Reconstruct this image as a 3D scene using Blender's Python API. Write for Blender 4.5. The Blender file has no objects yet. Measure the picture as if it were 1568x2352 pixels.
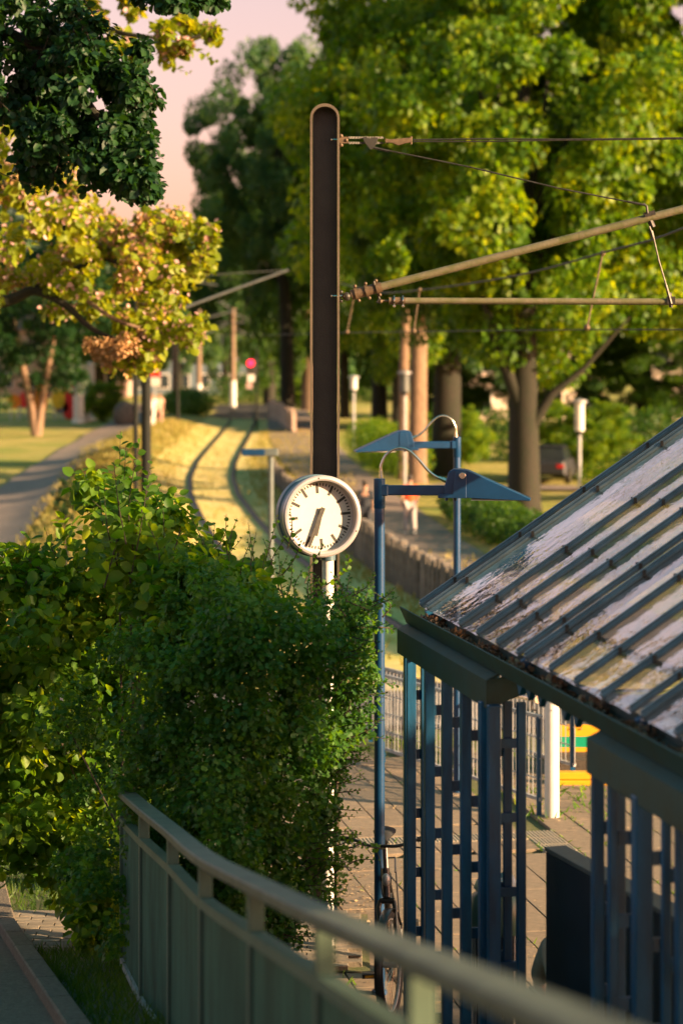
import bpy, bmesh, math, random
import numpy as np
from mathutils import Vector, Matrix, Euler, Quaternion

R = math.radians
random.seed(7)
rng = np.random.default_rng(11)
scene = bpy.context.scene

# ------------------------------------------------------------------ camera
CAM_Z = 4.4
cd = bpy.data.cameras.new('camera')
cam = bpy.data.objects.new('camera', cd)
scene.collection.objects.link(cam)
scene.camera = cam
cam.location = (0, 0, CAM_Z)
cam.rotation_euler = (R(90), 0, 0)
cd.sensor_fit = 'VERTICAL'
cd.sensor_height = 36.0
cd.sensor_width = 24.0
cd.lens = 85.0
cd.shift_y = -(1176 - 790) / 2352.0
cd.clip_start = 0.1
cd.clip_end = 4000
cd.dof.use_dof = True
cd.dof.focus_distance = 17.0
cd.dof.aperture_fstop = 1.95
cd.dof.aperture_blades = 0

# ------------------------------------------------------------------ light
SUN_EL = R(17)
SUN_AZ = R(66)      # from straight behind the camera towards the right
sun_vec = Vector((math.cos(SUN_EL) * math.sin(SUN_AZ), -math.cos(SUN_EL) * math.cos(SUN_AZ), math.sin(SUN_EL)))
sl = bpy.data.lights.new('sun', 'SUN')
sl.energy = 5.0
sl.angle = R(0.55)
sl.color = (1.0, 0.69, 0.38)
so = bpy.data.objects.new('sun', sl)
scene.collection.objects.link(so)
so.rotation_euler = sun_vec.to_track_quat('Z', 'Y').to_euler()

w = bpy.data.worlds.new('World')
scene.world = w
w.use_nodes = True
nt = w.node_tree
nt.nodes.clear()
out = nt.nodes.new('ShaderNodeOutputWorld')
bg = nt.nodes.new('ShaderNodeBackground')
sky = nt.nodes.new('ShaderNodeTexSky')
sky.sky_type = 'NISHITA'
sky.sun_disc = False
sky.sun_elevation = SUN_EL
# nishita: rotation 0 puts the sun towards +Y, growing clockwise seen from above
sky.sun_rotation = math.atan2(sun_vec.x, sun_vec.y)
sky.air_density = 1.0
sky.dust_density = 1.6
sky.ozone_density = 1.0
tc = nt.nodes.new('ShaderNodeTexCoord')
sep = nt.nodes.new('ShaderNodeSeparateXYZ')
ramp = nt.nodes.new('ShaderNodeValToRGB')
ramp.color_ramp.elements[0].position = 0.0
ramp.color_ramp.elements[0].color = (0.92, 0.47, 0.44, 1)
e = ramp.color_ramp.elements.new(0.30)
e.color = (1.14, 0.63, 0.51, 1)
ramp.color_ramp.elements[-1].position = 0.68
ramp.color_ramp.elements[-1].color = (0.18, 0.74, 0.56, 1)
mul = nt.nodes.new('ShaderNodeMixRGB')
mul.blend_type = 'MULTIPLY'
mul.inputs[0].default_value = 1.0
nt.links.new(tc.outputs['Generated'], sep.inputs[0])
nt.links.new(sep.outputs['Z'], ramp.inputs[0])
nt.links.new(sky.outputs[0], mul.inputs[1])
nt.links.new(ramp.outputs[0], mul.inputs[2])
nt.links.new(mul.outputs[0], bg.inputs['Color'])
bg.inputs['Strength'].default_value = 0.10
nt.links.new(bg.outputs[0], out.inputs[0])

scene.view_settings.view_transform = 'Standard'
scene.view_settings.look = 'None'
scene.view_settings.exposure = 1.78
scene.view_settings.gamma = 1.0
scene.cycles.max_bounces = 6
scene.cycles.diffuse_bounces = 3
scene.cycles.glossy_bounces = 3
scene.cycles.transmission_bounces = 4
scene.cycles.transparent_max_bounces = 8
scene.cycles.caustics_reflective = False
scene.cycles.caustics_refractive = False
scene.cycles.use_denoising = True

# ------------------------------------------------------------------ helpers
F = 5553.0
def P(px, py, D):
    """photo pixel (1568 wide) at depth D metres -> world point"""
    return Vector(((px - 784) / F * D, D, CAM_Z - (py - 790) / F * D))

FG = -1.0            # level of the park beyond the stop
def ground_z(y):
    t = min(1.0, max(0.0, (y - 27.0) / 15.0))
    return FG * (t * t * (3 - 2 * t))

def link(o, parent=None):
    scene.collection.objects.link(o)
    if parent is not None:
        o.parent = parent
    return o

def thing(name, label, cat, loc=(0, 0, 0), rotz=0.0, group=None):
    o = bpy.data.objects.new(name, None)
    o.empty_display_size = 0.2
    link(o)
    o.location = loc
    o.rotation_euler = (0, 0, rotz)
    o['label'] = label
    o['category'] = cat
    if group:
        o['group'] = group
    return o

def tag(o, label=None, cat=None, group=None, kind=None):
    if label: o['label'] = label
    if cat: o['category'] = cat
    if group: o['group'] = group
    if kind: o['kind'] = kind
    return o

class MB:
    """collects simple shapes and links them as ONE mesh object"""
    def __init__(self):
        self.v = []; self.f = []
    def add(self, vs, fs):
        n = len(self.v)
        self.v += [tuple(p) for p in vs]
        self.f += [tuple(i + n for i in f) for f in fs]
        return self
    def box(self, c, s, rz=0.0, m=None):
        x, y, z = s[0] / 2, s[1] / 2, s[2] / 2
        vs = [Vector(p) for p in ((-x,-y,-z),(x,-y,-z),(x,y,-z),(-x,y,-z),(-x,-y,z),(x,-y,z),(x,y,z),(-x,y,z))]
        M = Matrix.Rotation(rz, 3, 'Z') if m is None else m
        c = Vector(c)
        return self.add([M @ p + c for p in vs], [(0,3,2,1),(4,5,6,7),(0,1,5,4),(1,2,6,5),(2,3,7,6),(3,0,4,7)])
    def bar(self, a, b, wd, ht, up=(0, 0, 1)):
        a = Vector(a); b = Vector(b); d = (b - a).normalized()
        s = d.cross(Vector(up))
        if s.length < 1e-5: s = d.cross(Vector((1, 0, 0)))
        s.normalize(); u = s.cross(d).normalized()
        vs = []
        for p in (a, b):
            for i, j in ((-1,-1),(1,-1),(1,1),(-1,1)):
                vs.append(p + s * (i * wd / 2) + u * (j * ht / 2))
        return self.add(vs, [(0,1,2,3),(7,6,5,4),(0,4,5,1),(1,5,6,2),(2,6,7,3),(3,7,4,0)])
    def tube(self, pts, r, n=10, caps=True):
        pts = [Vector(p) for p in pts]
        rs = r if isinstance(r, (list, tuple)) else [r] * len(pts)
        vs = []; fs = []
        d0 = (pts[1] - pts[0]).normalized()
        ref = Vector((0, 0, 1)) if abs(d0.z) < 0.9 else Vector((1, 0, 0))
        s = d0.cross(ref).normalized()
        for i, p in enumerate(pts):
            if i == 0: d = pts[1] - p
            elif i == len(pts) - 1: d = p - pts[i - 1]
            else: d = (pts[i + 1] - p).normalized() + (p - pts[i - 1]).normalized()
            if d.length < 1e-9: d = d0.copy()
            d.normalize()
            s = (s - d * s.dot(d))
            if s.length < 1e-6: s = d.orthogonal()
            s.normalize(); u = d.cross(s)
            for k in range(n):
                a = 2 * math.pi * k / n
                vs.append(p + (s * math.cos(a) + u * math.sin(a)) * rs[i])
        for i in range(len(pts) - 1):
            for k in range(n):
                k2 = (k + 1) % n
                fs.append((i*n+k, i*n+k2, (i+1)*n+k2, (i+1)*n+k))
        if caps:
            fs.append(tuple(range(n - 1, -1, -1)))
            fs.append(tuple((len(pts)-1)*n + k for k in range(n)))
        return self.add(vs, fs)
    def prism(self, poly, a, b):
        """poly: list of Vectors (a planar ring), extruded from offset a to offset b"""
        a = Vector(a); b = Vector(b); n = len(poly)
        vs = [Vector(p) + a for p in poly] + [Vector(p) + b for p in poly]
        fs = [tuple(range(n)), tuple(range(2*n-1, n-1, -1))]
        for i in range(n):
            j = (i + 1) % n
            fs.append((i, i + n, j + n, j))
        return self.add(vs, fs)
    def lathe(self, prof, n=24, M=None):
        """prof: list of (r, z); closed at ends when r == 0"""
        vs = []; fs = []
        for r, z in prof:
            for k in range(n):
                a = 2 * math.pi * k / n
                p = Vector((r * math.cos(a), r * math.sin(a), z))
                vs.append(M @ p if M is not None else p)
        for i in range(len(prof) - 1):
            for k in range(n):
                k2 = (k + 1) % n
                fs.append((i*n+k, i*n+k2, (i+1)*n+k2, (i+1)*n+k))
        return self.add(vs, fs)
    def sphere(self, c, r, n=10, m=6, s=(1, 1, 1)):
        prof = []
        for i in range(m + 1):
            a = -math.pi / 2 + math.pi * i / m
            prof.append((max(1e-4, math.cos(a)) * r, math.sin(a) * r))
        M = Matrix.Translation(Vector(c)) @ Matrix.Diagonal((s[0], s[1], s[2], 1))
        return self.lathe(prof, n, M)
    def build(self, name, mat, parent=None, world=False, smooth=False, bevel=0.0, angle=40):
        off = Vector((0, 0, 0))
        if world and parent is not None:
            off = parent.location
        me = bpy.data.meshes.new(name)
        me.from_pydata([tuple(Vector(p) - off) for p in self.v], [], self.f)
        me.materials.append(mat)
        bm = bmesh.new(); bm.from_mesh(me)
        bmesh.ops.recalc_face_normals(bm, faces=bm.faces)
        if bevel > 0:
            bmesh.ops.remove_doubles(bm, verts=bm.verts, dist=1e-5)
            es = [e for e in bm.edges if len(e.link_faces) == 2 and e.calc_face_angle(0) > R(35)]
            bmesh.ops.bevel(bm, geom=es, offset=bevel, segments=1, affect='EDGES', clamp_overlap=True)
        bm.to_mesh(me); bm.free()
        if smooth:
            me.shade_smooth()
            try:
                me.set_sharp_from_angle(angle=R(angle))
            except Exception:
                pass
        return link(bpy.data.objects.new(name, me), parent)

def copy_tree(o, parent=None):
    c = o.copy()
    scene.collection.objects.link(c)
    c.parent = parent
    for ch in list(o.children):
        copy_tree(ch, c)
    return c

def smooth_path(pts, k=6):
    """Catmull-Rom through points"""
    pts = [Vector(p) for p in pts]
    out = []
    q = [pts[0] * 2 - pts[1]] + pts + [pts[-1] * 2 - pts[-2]]
    for i in range(1, len(q) - 2):
        for j in range(k):
            t = j / k
            a, b, c, d = q[i-1], q[i], q[i+1], q[i+2]
            out.append(0.5 * ((2*b) + (c-a)*t + (2*a-5*b+4*c-d)*t*t + (3*b-a-3*c+d)*t*t*t))
    out.append(pts[-1])
    return out

# ------------------------------------------------------------------ materials
def new_mat(name):
    m = bpy.data.materials.new(name)
    m.use_nodes = True
    n = m.node_tree
    n.nodes.clear()
    return m, n

def mat(name, col, rough=0.6, metal=0.0, var=0.25, scale=6.0, col2=None, bump=0.0, bscale=60.0, spec=0.5, coat=0.0, rand=0.0, stretch=(1, 1, 1), sharp=(0.35, 0.65)):
    m, n = new_mat(name)
    o = n.nodes.new('ShaderNodeOutputMaterial')
    b = n.nodes.new('ShaderNodeBsdfPrincipled')
    tc = n.nodes.new('ShaderNodeTexCoord')
    mp = n.nodes.new('ShaderNodeMapping')
    mp.inputs['Scale'].default_value = stretch
    ns = n.nodes.new('ShaderNodeTexNoise')
    ns.inputs['Scale'].default_value = scale
    ns.inputs['Detail'].default_value = 6
    ns.inputs['Roughness'].default_value = 0.65
    rp = n.nodes.new('ShaderNodeValToRGB')
    c2 = col2 if col2 else tuple(c * (1 - var) for c in col)
    c1 = col if col2 else tuple(min(1, c * (1 + var)) for c in col)
    rp.color_ramp.elements[0].position = sharp[0]
    rp.color_ramp.elements[1].position = sharp[1]
    rp.color_ramp.elements[0].color = (*c2, 1)
    rp.color_ramp.elements[1].color = (*c1, 1)
    L = n.links.new
    L(tc.outputs['Object'], mp.inputs[0]); L(mp.outputs[0], ns.inputs['Vector'])
    L(ns.outputs['Fac'], rp.inputs[0])
    last = rp.outputs[0]
    if rand > 0:
        oi = n.nodes.new('ShaderNodeObjectInfo')
        mr = n.nodes.new('ShaderNodeMapRange')
        mr.inputs['To Min'].default_value = 1 - rand
        mr.inputs['To Max'].default_value = 1 + rand
        L(oi.outputs['Random'], mr.inputs['Value'])
        hs = n.nodes.new('ShaderNodeHueSaturation')
        L(last, hs.inputs['Color']); L(mr.outputs[0], hs.inputs['Value'])
        last = hs.outputs[0]
    L(last, b.inputs['Base Color'])
    b.inputs['Roughness'].default_value = rough
    b.inputs['Metallic'].default_value = metal
    b.inputs['Specular IOR Level'].default_value = spec
    b.inputs['Coat Weight'].default_value = coat
    if bump > 0:
        n2 = n.nodes.new('ShaderNodeTexNoise')
        n2.inputs['Scale'].default_value = bscale
        n2.inputs['Detail'].default_value = 4
        bp = n.nodes.new('ShaderNodeBump')
        bp.inputs['Strength'].default_value = bump
        bp.inputs['Distance'].default_value = 0.02
        L(tc.outputs['Object'], n2.inputs['Vector'])
        L(n2.outputs['Fac'], bp.inputs['Height']); L(bp.outputs[0], b.inputs['Normal'])
    L(b.outputs[0], o.inputs[0])
    return m

def leaf_mat(name, c_dark, c_mid, c_light, trans=0.45, tcol=None, rough=0.5, obj_rand=False, nscale=2.2):
    m, n = new_mat(name)
    L = n.links.new
    o = n.nodes.new('ShaderNodeOutputMaterial')
    g = n.nodes.new('ShaderNodeNewGeometry')
    rp = n.nodes.new('ShaderNodeValToRGB')
    rp.color_ramp.elements[0].color = (*c_dark, 1)
    rp.color_ramp.elements[1].color = (*c_light, 1)
    e = rp.color_ramp.elements.new(0.5); e.color = (*c_mid, 1)
    if obj_rand:
        oi = n.nodes.new('ShaderNodeObjectInfo'); L(oi.outputs['Random'], rp.inputs[0])
    else:
        tcn = n.nodes.new('ShaderNodeTexCoord'); nn = n.nodes.new('ShaderNodeTexNoise'); nn.inputs['Scale'].default_value = nscale; nn.inputs['Detail'].default_value = 2
        mr1 = n.nodes.new('ShaderNodeMapRange'); mr1.inputs['From Min'].default_value = .32; mr1.inputs['From Max'].default_value = .68; mr1.inputs['To Max'].default_value = .62
        ma = n.nodes.new('ShaderNodeMath'); ma.operation = 'MULTIPLY_ADD'; ma.inputs[1].default_value = .42
        L(tcn.outputs['Object'], nn.inputs['Vector']); L(nn.outputs['Fac'], mr1.inputs['Value'])
        L(g.outputs['Random Per Island'], ma.inputs[0]); L(mr1.outputs[0], ma.inputs[2]); L(ma.outputs[0], rp.inputs[0])
    b = n.nodes.new('ShaderNodeBsdfPrincipled')
    b.inputs['Roughness'].default_value = rough
    b.inputs['Specular IOR Level'].default_value = 0.35
    t = n.nodes.new('ShaderNodeBsdfTranslucent')
    mx = n.nodes.new('ShaderNodeMixShader'); mx.inputs[0].default_value = trans
    hs = n.nodes.new('ShaderNodeMixRGB'); hs.blend_type = 'MULTIPLY'; hs.inputs[0].default_value = 1
    hs.inputs[2].default_value = (*(tcol or (2.2, 2.3, 0.9)), 1)
    L(rp.outputs[0], b.inputs['Base Color']); L(rp.outputs[0], hs.inputs[1])
    L(hs.outputs[0], t.inputs['Color'])
    L(b.outputs[0], mx.inputs[1]); L(t.outputs[0], mx.inputs[2]); L(mx.outputs[0], o.inputs[0])
    return m

M = {}
M['beam'] = mat('brown_steel', (0.028, 0.026, 0.021), 0.5, 0.0, 0.25, 3, bump=0.15, bscale=90)  # on the mast web, shade between the flanges is put into this dark tone
M['flange'] = mat('sunlit_brown_flange', (0.115, 0.088, 0.06), 0.5, 0.0, 0.2, 5, bump=0.1)  # lighter than the web: sun on the flange edges put into the brown
M['blue'] = mat('blue_paint', (0.002, 0.040, 0.115), 0.38, 0.0, 0.18, 4, bump=0.03, bscale=200)
M['blue_dull'] = mat('weathered_blue_paint', (0.001, 0.066, 0.155), 0.42, 0.0, 0.4, 3, stretch=(3, 3, .6), bump=0.06)
M['teal_dark'] = mat('weathered_green_blue_paint', (0.006, 0.052, 0.056), 0.6, 0.0, 0.5, 4, col2=(0.012, 0.034, 0.024), bump=0.08)
M['steel'] = mat('stainless_steel', (0.62, 0.56, 0.48), 0.25, 1.0, 0.1, 20)
M['galv'] = mat('galvanised_steel', (0.40, 0.41, 0.43), 0.42, 0.25, 0.2, 12)
M['iron'] = mat('dark_iron', (0.05, 0.045, 0.04), 0.5, 0.6, 0.4, 30)
M['rust'] = mat('rusty_fitting', (0.13, 0.085, 0.05), 0.6, 0.3, 0.35, 30)
M['cable'] = mat('dark_cable', (0.03, 0.032, 0.03), 0.6, 0.3, 0.3, 30)
M['tube'] = mat('mossy_tube', (0.15, 0.125, 0.08), 0.6, 0.0, 0, 9, col2=(0.085, 0.088, 0.026), bump=0.15)
M['white'] = mat('white_paint', (0.70, 0.66, 0.62), 0.45, 0.0, 0.05, 5)
M['dial'] = mat('clock_dial', (0.57, 0.52, 0.46), 0.4, 0.0, 0.04, 14)
M['black'] = mat('black_mark', (0.03, 0.026, 0.02), 0.5, 0.0, 0.5, 60)
M['ring'] = mat('pale_metal_ring', (0.42, 0.39, 0.40), 0.3, 0.35, 0.05, 8)
M['casing'] = mat('grey_blue_casing', (0.08, 0.14, 0.18), 0.4, 0.2, 0.15, 8)
M['rail_green'] = mat('sage_green_paint', (0.07, 0.11, 0.078), 0.5, 0.0, 0.18, 5, bump=0.04, bscale=120)
M['rail_top'] = mat('worn_handrail_paint', (0.072, 0.082, 0.058), 0.55, 0.0, 0.42, 9, sharp=(.3, .55), bump=0.06)
M['panel_green'] = mat('corrugated_green_sheet', (0.035, 0.10, 0.07), 0.5, 0.0, 0.38, 3, stretch=(2, 2, .5), bump=0.05)
M['slab'] = mat('concrete_paving_slab', (0.22, 0.165, 0.115), 0.85, 0.0, 0.18, 14, bump=0.35, bscale=150, rand=0.10)
M['tactile'] = mat('tactile_paving', (0.34, 0.285, 0.215), 0.8, 0.0, 0.12, 20, bump=0.2, rand=0.06)
M['joint'] = mat('mossy_joint_sand', (0.13, 0.115, 0.05), 0.95, 0.0, 0.4, 12, col2=(0.07, 0.09, 0.02), bump=0.4)
M['asphalt'] = mat('asphalt', (0.065, 0.062, 0.062), 0.8, 0.0, 0.2, 4, bump=0.3, bscale=220)
M['path'] = mat('park_path', (0.22, 0.165, 0.135), 0.85, 0.0, 0.2, 1.2, bump=0.2, bscale=120)
M['concrete'] = mat('weathered_concrete', (0.15, 0.13, 0.11), 0.85, 0.0, 0.4, 5, bump=0.4, bscale=40, rand=0.2)
M['paver'] = mat('brick_paver', (0.20, 0.165, 0.125), 0.85, 0.0, 0.2, 20, bump=0.4, bscale=120, rand=0.16)
M['gravel'] = mat('gravel', (0.12, 0.095, 0.07), 0.9, 0.0, 0.4, 30, bump=0.6, bscale=60)
M['wood'] = mat('old_sleeper_wood', (0.055, 0.042, 0.03), 0.8, 0.0, 0.4, 6, stretch=(1, 8, 8), bump=0.3)
M['yellow'] = mat('yellow_paint', (0.72, 0.34, 0.012), 0.45, 0.0, 0.06, 6)
M['green_sign'] = mat('green_stripe', (0.0, 0.27, 0.15), 0.45, 0.0, 0.05, 6)
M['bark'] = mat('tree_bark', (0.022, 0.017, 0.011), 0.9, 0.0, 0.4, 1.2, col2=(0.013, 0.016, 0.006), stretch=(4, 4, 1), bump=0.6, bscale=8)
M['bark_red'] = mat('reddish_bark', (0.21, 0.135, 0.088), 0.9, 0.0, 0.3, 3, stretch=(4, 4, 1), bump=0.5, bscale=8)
M['twig'] = mat('twig', (0.05, 0.038, 0.024), 0.8, 0.0, 0.3, 20)
M['rust_rail'] = mat('rail_steel', (0.03, 0.025, 0.022), 0.5, 0.5, 0.3, 6)
M['grass'] = leaf_mat('grass_blades', (0.022, 0.06, 0.006), (0.04, 0.095, 0.008), (0.08, 0.14, 0.014), 0.4, (3.6, 2.6, 0.4))
M['hedge'] = leaf_mat('hedge_leaves', (0.014, 0.05, 0.008), (0.03, 0.085, 0.01), (0.06, 0.14, 0.012), 0.4, (3.6, 2.6, 0.4))
M['hawthorn'] = leaf_mat('hawthorn_leaves', (0.014, 0.068, 0.014), (0.036, 0.118, 0.016), (0.085, 0.2, 0.018), 0.4, (3.6, 2.6, 0.4))
M['hazel'] = leaf_mat('hazel_leaves', (0.024, 0.09, 0.008), (0.065, 0.16, 0.01), (0.18, 0.27, 0.018), 0.5, (3.4, 2.5, 0.5))  # light tone stands in for yellow sun highlights on the leaves
M['hazel_obj'] = leaf_mat('hazel_leaf', (0.024, 0.09, 0.008), (0.065, 0.16, 0.01), (0.18, 0.27, 0.018), 0.5, (3.4, 2.5, 0.5), obj_rand=True)
M['tree_bright'] = leaf_mat('lime_leaves', (0.018, 0.060, 0.004), (0.065, 0.155, 0.005), (0.21, 0.29, 0.008), 0.46, (3.6, 2.6, 0.3), nscale=5.5)  # light tone imitates clumps caught by the sun
M['tree_mid'] = leaf_mat('oak_leaves', (0.014, 0.048, 0.006), (0.034, 0.09, 0.008), (0.07, 0.15, 0.01), 0.42, (3.6, 2.5, 0.4), nscale=5.5)
M['tree_blue'] = leaf_mat('blue_green_leaves', (0.024, 0.08, 0.038), (0.05, 0.13, 0.045), (0.12, 0.21, 0.045), 0.38, (3.4, 2.4, 0.7), nscale=5.5)
M['tree_dark'] = leaf_mat('dark_leaves', (0.006, 0.028, 0.01), (0.012, 0.048, 0.012), (0.028, 0.085, 0.014), 0.3, (3, 2.4, 0.5), nscale=5.5)
M['tree_dark_obj'] = leaf_mat('dark_leaf', (0.006, 0.028, 0.012), (0.012, 0.048, 0.014), (0.024, 0.075, 0.016), 0.3, (3, 2.4, 0.5), obj_rand=True)
M['pau_leaf'] = leaf_mat('golden_green_leaves', (0.09, 0.15, 0.008), (0.17, 0.23, 0.01), (0.3, 0.33, 0.016), 0.45, (2.6, 2.0, 0.5))
M['pau_flower'] = leaf_mat('pale_pink_flowers', (0.42, 0.22, 0.20), (0.58, 0.36, 0.34), (0.68, 0.50, 0.50), 0.3, (1.2, 1.1, 1.0))
M['pau_seed'] = leaf_mat('brown_seed_clusters', (0.26, 0.15, 0.06), (0.40, 0.23, 0.10), (0.52, 0.33, 0.15), 0.2, (1.2, 1.1, 1.0))
# ------------------------------------------------------------------ leaves
LEAF_DIAMOND = (np.array([(0, 0, 0), (-.38, .45, .05), (0, 1, -.04), (.38, .45, .05)], float), [(0, 3, 2, 1)])
LEAF_FOLD = (np.array([(0, 0, 0), (-.36, .30, .10), (-.30, .72, .09), (0, 1.02, -.05), (.30, .72, .09), (.36, .30, .10)], float),
             [(0, 3, 2, 1), (0, 5, 4, 3)])
LEAF_ROUND = (np.array([(0, 0, 0), (-.30, .06, .05), (-.48, .36, .11), (-.42, .66, .10), (-.2, .92, .03), (0, 1.08, -.10),
                        (.2, .92, .03), (.42, .66, .10), (.48, .36, .11), (.30, .06, .05)], float),
              [(0, 5, 4, 3, 2, 1), (0, 9, 8, 7, 6, 5)])
LEAF_LOBED = (np.array([(0, 0, 0), (-.16, .25, .03), (-.46, .42, .06), (-.2, .52, .02), (-.34, .85, .04), (0, .75, -.02), (0, 1.05, -.06),
                        (.34, .85, .04), (.2, .52, .02), (.46, .42, .06), (.16, .25, .03)], float),
              [(0, 5, 3, 2, 1), (5, 6, 4, 3), (0, 10, 9, 8, 5), (5, 8, 7, 6)])
BLADE = (np.array([(-.04, 0, 0), (.04, 0, 0), (.03, .5, .06), (-.03, .5, .06), (0, 1, .22)], float), [(0, 1, 2, 3), (3, 2, 4)])

def leaf_object(name, pts, dirs, ups, size, shape, material, parent=None, kind='stuff'):
    """one mesh of many leaves; dirs = the way a leaf points, ups = its face normal (before orthogonalising)"""
    V, faces = shape
    N, K = len(pts), len(V)
    d = dirs / np.maximum(1e-9, np.linalg.norm(dirs, axis=1, keepdims=True))
    u = ups - d * np.sum(ups * d, axis=1, keepdims=True)
    u /= np.maximum(1e-6, np.linalg.norm(u, axis=1, keepdims=True))
    s = np.cross(d, u)
    size = np.asarray(size).reshape(-1, 1, 1) * np.ones((N, 1, 1))
    co = (V[None, :, 0:1] * s[:, None, :] + V[None, :, 1:2] * d[:, None, :] + V[None, :, 2:3] * u[:, None, :]) * size + pts[:, None, :]
    co = co.reshape(-1, 3).astype(np.float32)
    idx = []; tot = []
    base = []
    for f in faces:
        base += list(f); tot.append(len(f))
    base = np.array(base); tot = np.array(tot)
    loops = (base[None, :] + (np.arange(N) * K)[:, None]).reshape(-1).astype(np.int32)
    totals = np.tile(tot, N).astype(np.int32)
    starts = np.concatenate([[0], np.cumsum(totals)[:-1]]).astype(np.int32)
    me = bpy.data.meshes.new(name)
    me.vertices.add(len(co)); me.vertices.foreach_set('co', co.reshape(-1))
    me.loops.add(len(loops)); me.loops.foreach_set('vertex_index', loops)
    me.polygons.add(len(totals)); me.polygons.foreach_set('loop_start', starts)
    try:
        me.polygons.foreach_set('loop_total', totals)
    except Exception:
        pass
    me.update(calc_edges=True); me.validate()
    me.materials.append(material)
    o = link(bpy.data.objects.new(name, me), parent)
    if kind: o['kind'] = kind
    return o

def unit(n):
    v = rng.normal(size=(n, 3))
    return v / np.linalg.norm(v, axis=1, keepdims=True)

def blob_leaves(blobs, per, shell=0.75, flat=0.35, droop=0.2):
    """blobs: rows (x,y,z,rx,ry,rz); leaves scattered mostly near each blob's surface"""
    blobs = np.asarray(blobs, float)
    n = len(blobs)
    per = np.asarray(per)
    if per.ndim == 0: per = np.full(n, int(per))
    b = np.repeat(blobs, per, axis=0)
    N = len(b)
    u = unit(N)
    rr = shell + (1.08 - shell) * rng.random(N) ** 0.7
    inner = rng.random(N) < 0.12
    rr[inner] *= rng.random(inner.sum())
    pts = b[:, :3] + u * b[:, 3:6] * rr[:, None]
    nrm = u * 0.7 + unit(N) * 0.55 + np.array([0, 0, flat])
    dirs = unit(N) * 0.8 + u * 0.5 - np.array([0, 0, droop])
    return pts, dirs, nrm

# ------------------------------------------------------------------ ground
def strip(name, pts, width, z_off, material, label=None, sub=2.0, cat=None, kind='structure'):
    """a ribbon over the ground following pts [(x, y, w)]"""
    P3 = smooth_path([(p[0], p[1], p[2] if len(p) > 2 else width) for p in pts], 8)
    vs = []; fs = []
    for i, p in enumerate(P3):
        a = P3[max(0, i-1)]; b = P3[min(len(P3)-1, i+1)]
        d = Vector((b.x - a.x, b.y - a.y, 0)).normalized()
        s = Vector((d.y, -d.x, 0))
        wdt = p.z
        for k in range(5):
            q = Vector((p.x, p.y, 0)) + s * (k/4 - .5) * wdt
            vs.append((q.x, q.y, terrain(q.x, q.y) + z_off + 0.012 * math.sin(math.pi * k / 4)))
        if i:
            for k in range(4):
                n = (i-1)*5 + k
                fs.append((n, n+5, n+6, n+1))
    me = bpy.data.meshes.new(name); me.from_pydata(vs, [], fs); me.materials.append(material); me.shade_smooth()
    o = link(bpy.data.objects.new(name, me))
    o['kind'] = kind
    if label: o['label'] = label
    return o

def track_center(y):
    pts = [(10, 6.2), (20, 4.6), (30, 2.9), (38, 1.6), (48, -0.1), (56, -1.3), (66, -2.6), (75, -3.5), (86, -4.5), (97, -5.2), (110, -5.7), (125, -6.0),
           (143, -6.3), (165, -6.8), (187, -7.5), (230, -9.5), (300, -14)]
    for (a, xa), (b, xb) in zip(pts, pts[1:]):
        if y <= b:
            t = (y - a) / (b - a); t = max(0, min(1, t))
            return xa + (xb - xa) * t
    return pts[-1][1]

def hash2(x, y):
    return (math.sin(x * 1.7 + y * 0.9) + math.sin(y * 0.31 + x * 0.47 + 2.0) + math.sin(y * 0.77 - x * 0.63)) / 3

def terrain(x, y):
    z = ground_z(y)
    if y > 40:
        tx = track_center(y)
        d = x - tx
        k = min(1, (y - 40) / 15)
        # the bank left of the track
        bank = math.exp(-((d + 4.2) / 1.9) ** 2) * 0.75
        z += k * bank * (1 if y < 150 else max(0, 1 - (y - 150) / 40))
        if abs(d) > 1.6:
            z += 0.06 * k * hash2(x, y)
    return z

xs = sorted(set([-400, -200, -120, -80, -55, -40] + [-30 + i * 0.8 for i in range(76)] + [35, 45, 60, 90, 150, 300, 500]))
ys = sorted(set([-30, -10, 5, 12] + [14 + i * 1.0 for i in range(100)] + [116 + i * 2.5 for i in range(40)] + [230, 260, 300, 400, 600, 1000, 2500]))
vs = [(x, y, terrain(x, y) - 0.06) for y in ys for x in xs]
nx = len(xs)
fs = [(j*nx+i, j*nx+i+1, (j+1)*nx+i+1, (j+1)*nx+i) for j in range(len(ys)-1) for i in range(nx-1)]
me = bpy.data.meshes.new('ground'); me.from_pydata(vs, [], fs); me.shade_smooth()
# grass ground: green and straw patches
gm, n = new_mat('meadow')
L = n.links.new
o_ = n.nodes.new('ShaderNodeOutputMaterial'); b_ = n.nodes.new('ShaderNodeBsdfPrincipled')
tc_ = n.nodes.new('ShaderNodeTexCoord')
n1 = n.nodes.new('ShaderNodeTexNoise'); n1.inputs['Scale'].default_value = 0.22; n1.inputs['Detail'].default_value = 8; n1.inputs['Roughness'].default_value = 0.7
n2 = n.nodes.new('ShaderNodeTexNoise'); n2.inputs['Scale'].default_value = 9.0; n2.inputs['Detail'].default_value = 6; n2.inputs['Roughness'].default_value = 0.8
r1 = n.nodes.new('ShaderNodeValToRGB')
r1.color_ramp.elements[0].position = 0.35; r1.color_ramp.elements[0].color = (0.15, 0.23, 0.02, 1)
r1.color_ramp.elements[1].position = 0.68; r1.color_ramp.elements[1].color = (0.50, 0.38, 0.15, 1)
e = r1.color_ramp.elements.new(0.5); e.color = (0.30, 0.27, 0.05, 1)
mx_ = n.nodes.new('ShaderNodeMixRGB'); mx_.blend_type = 'MULTIPLY'; mx_.inputs[0].default_value = 0.7
r2 = n.nodes.new('ShaderNodeValToRGB')
r2.color_ramp.elements[0].position = 0.3; r2.color_ramp.elements[0].color = (0.72, 0.75, 0.65, 1)
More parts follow.
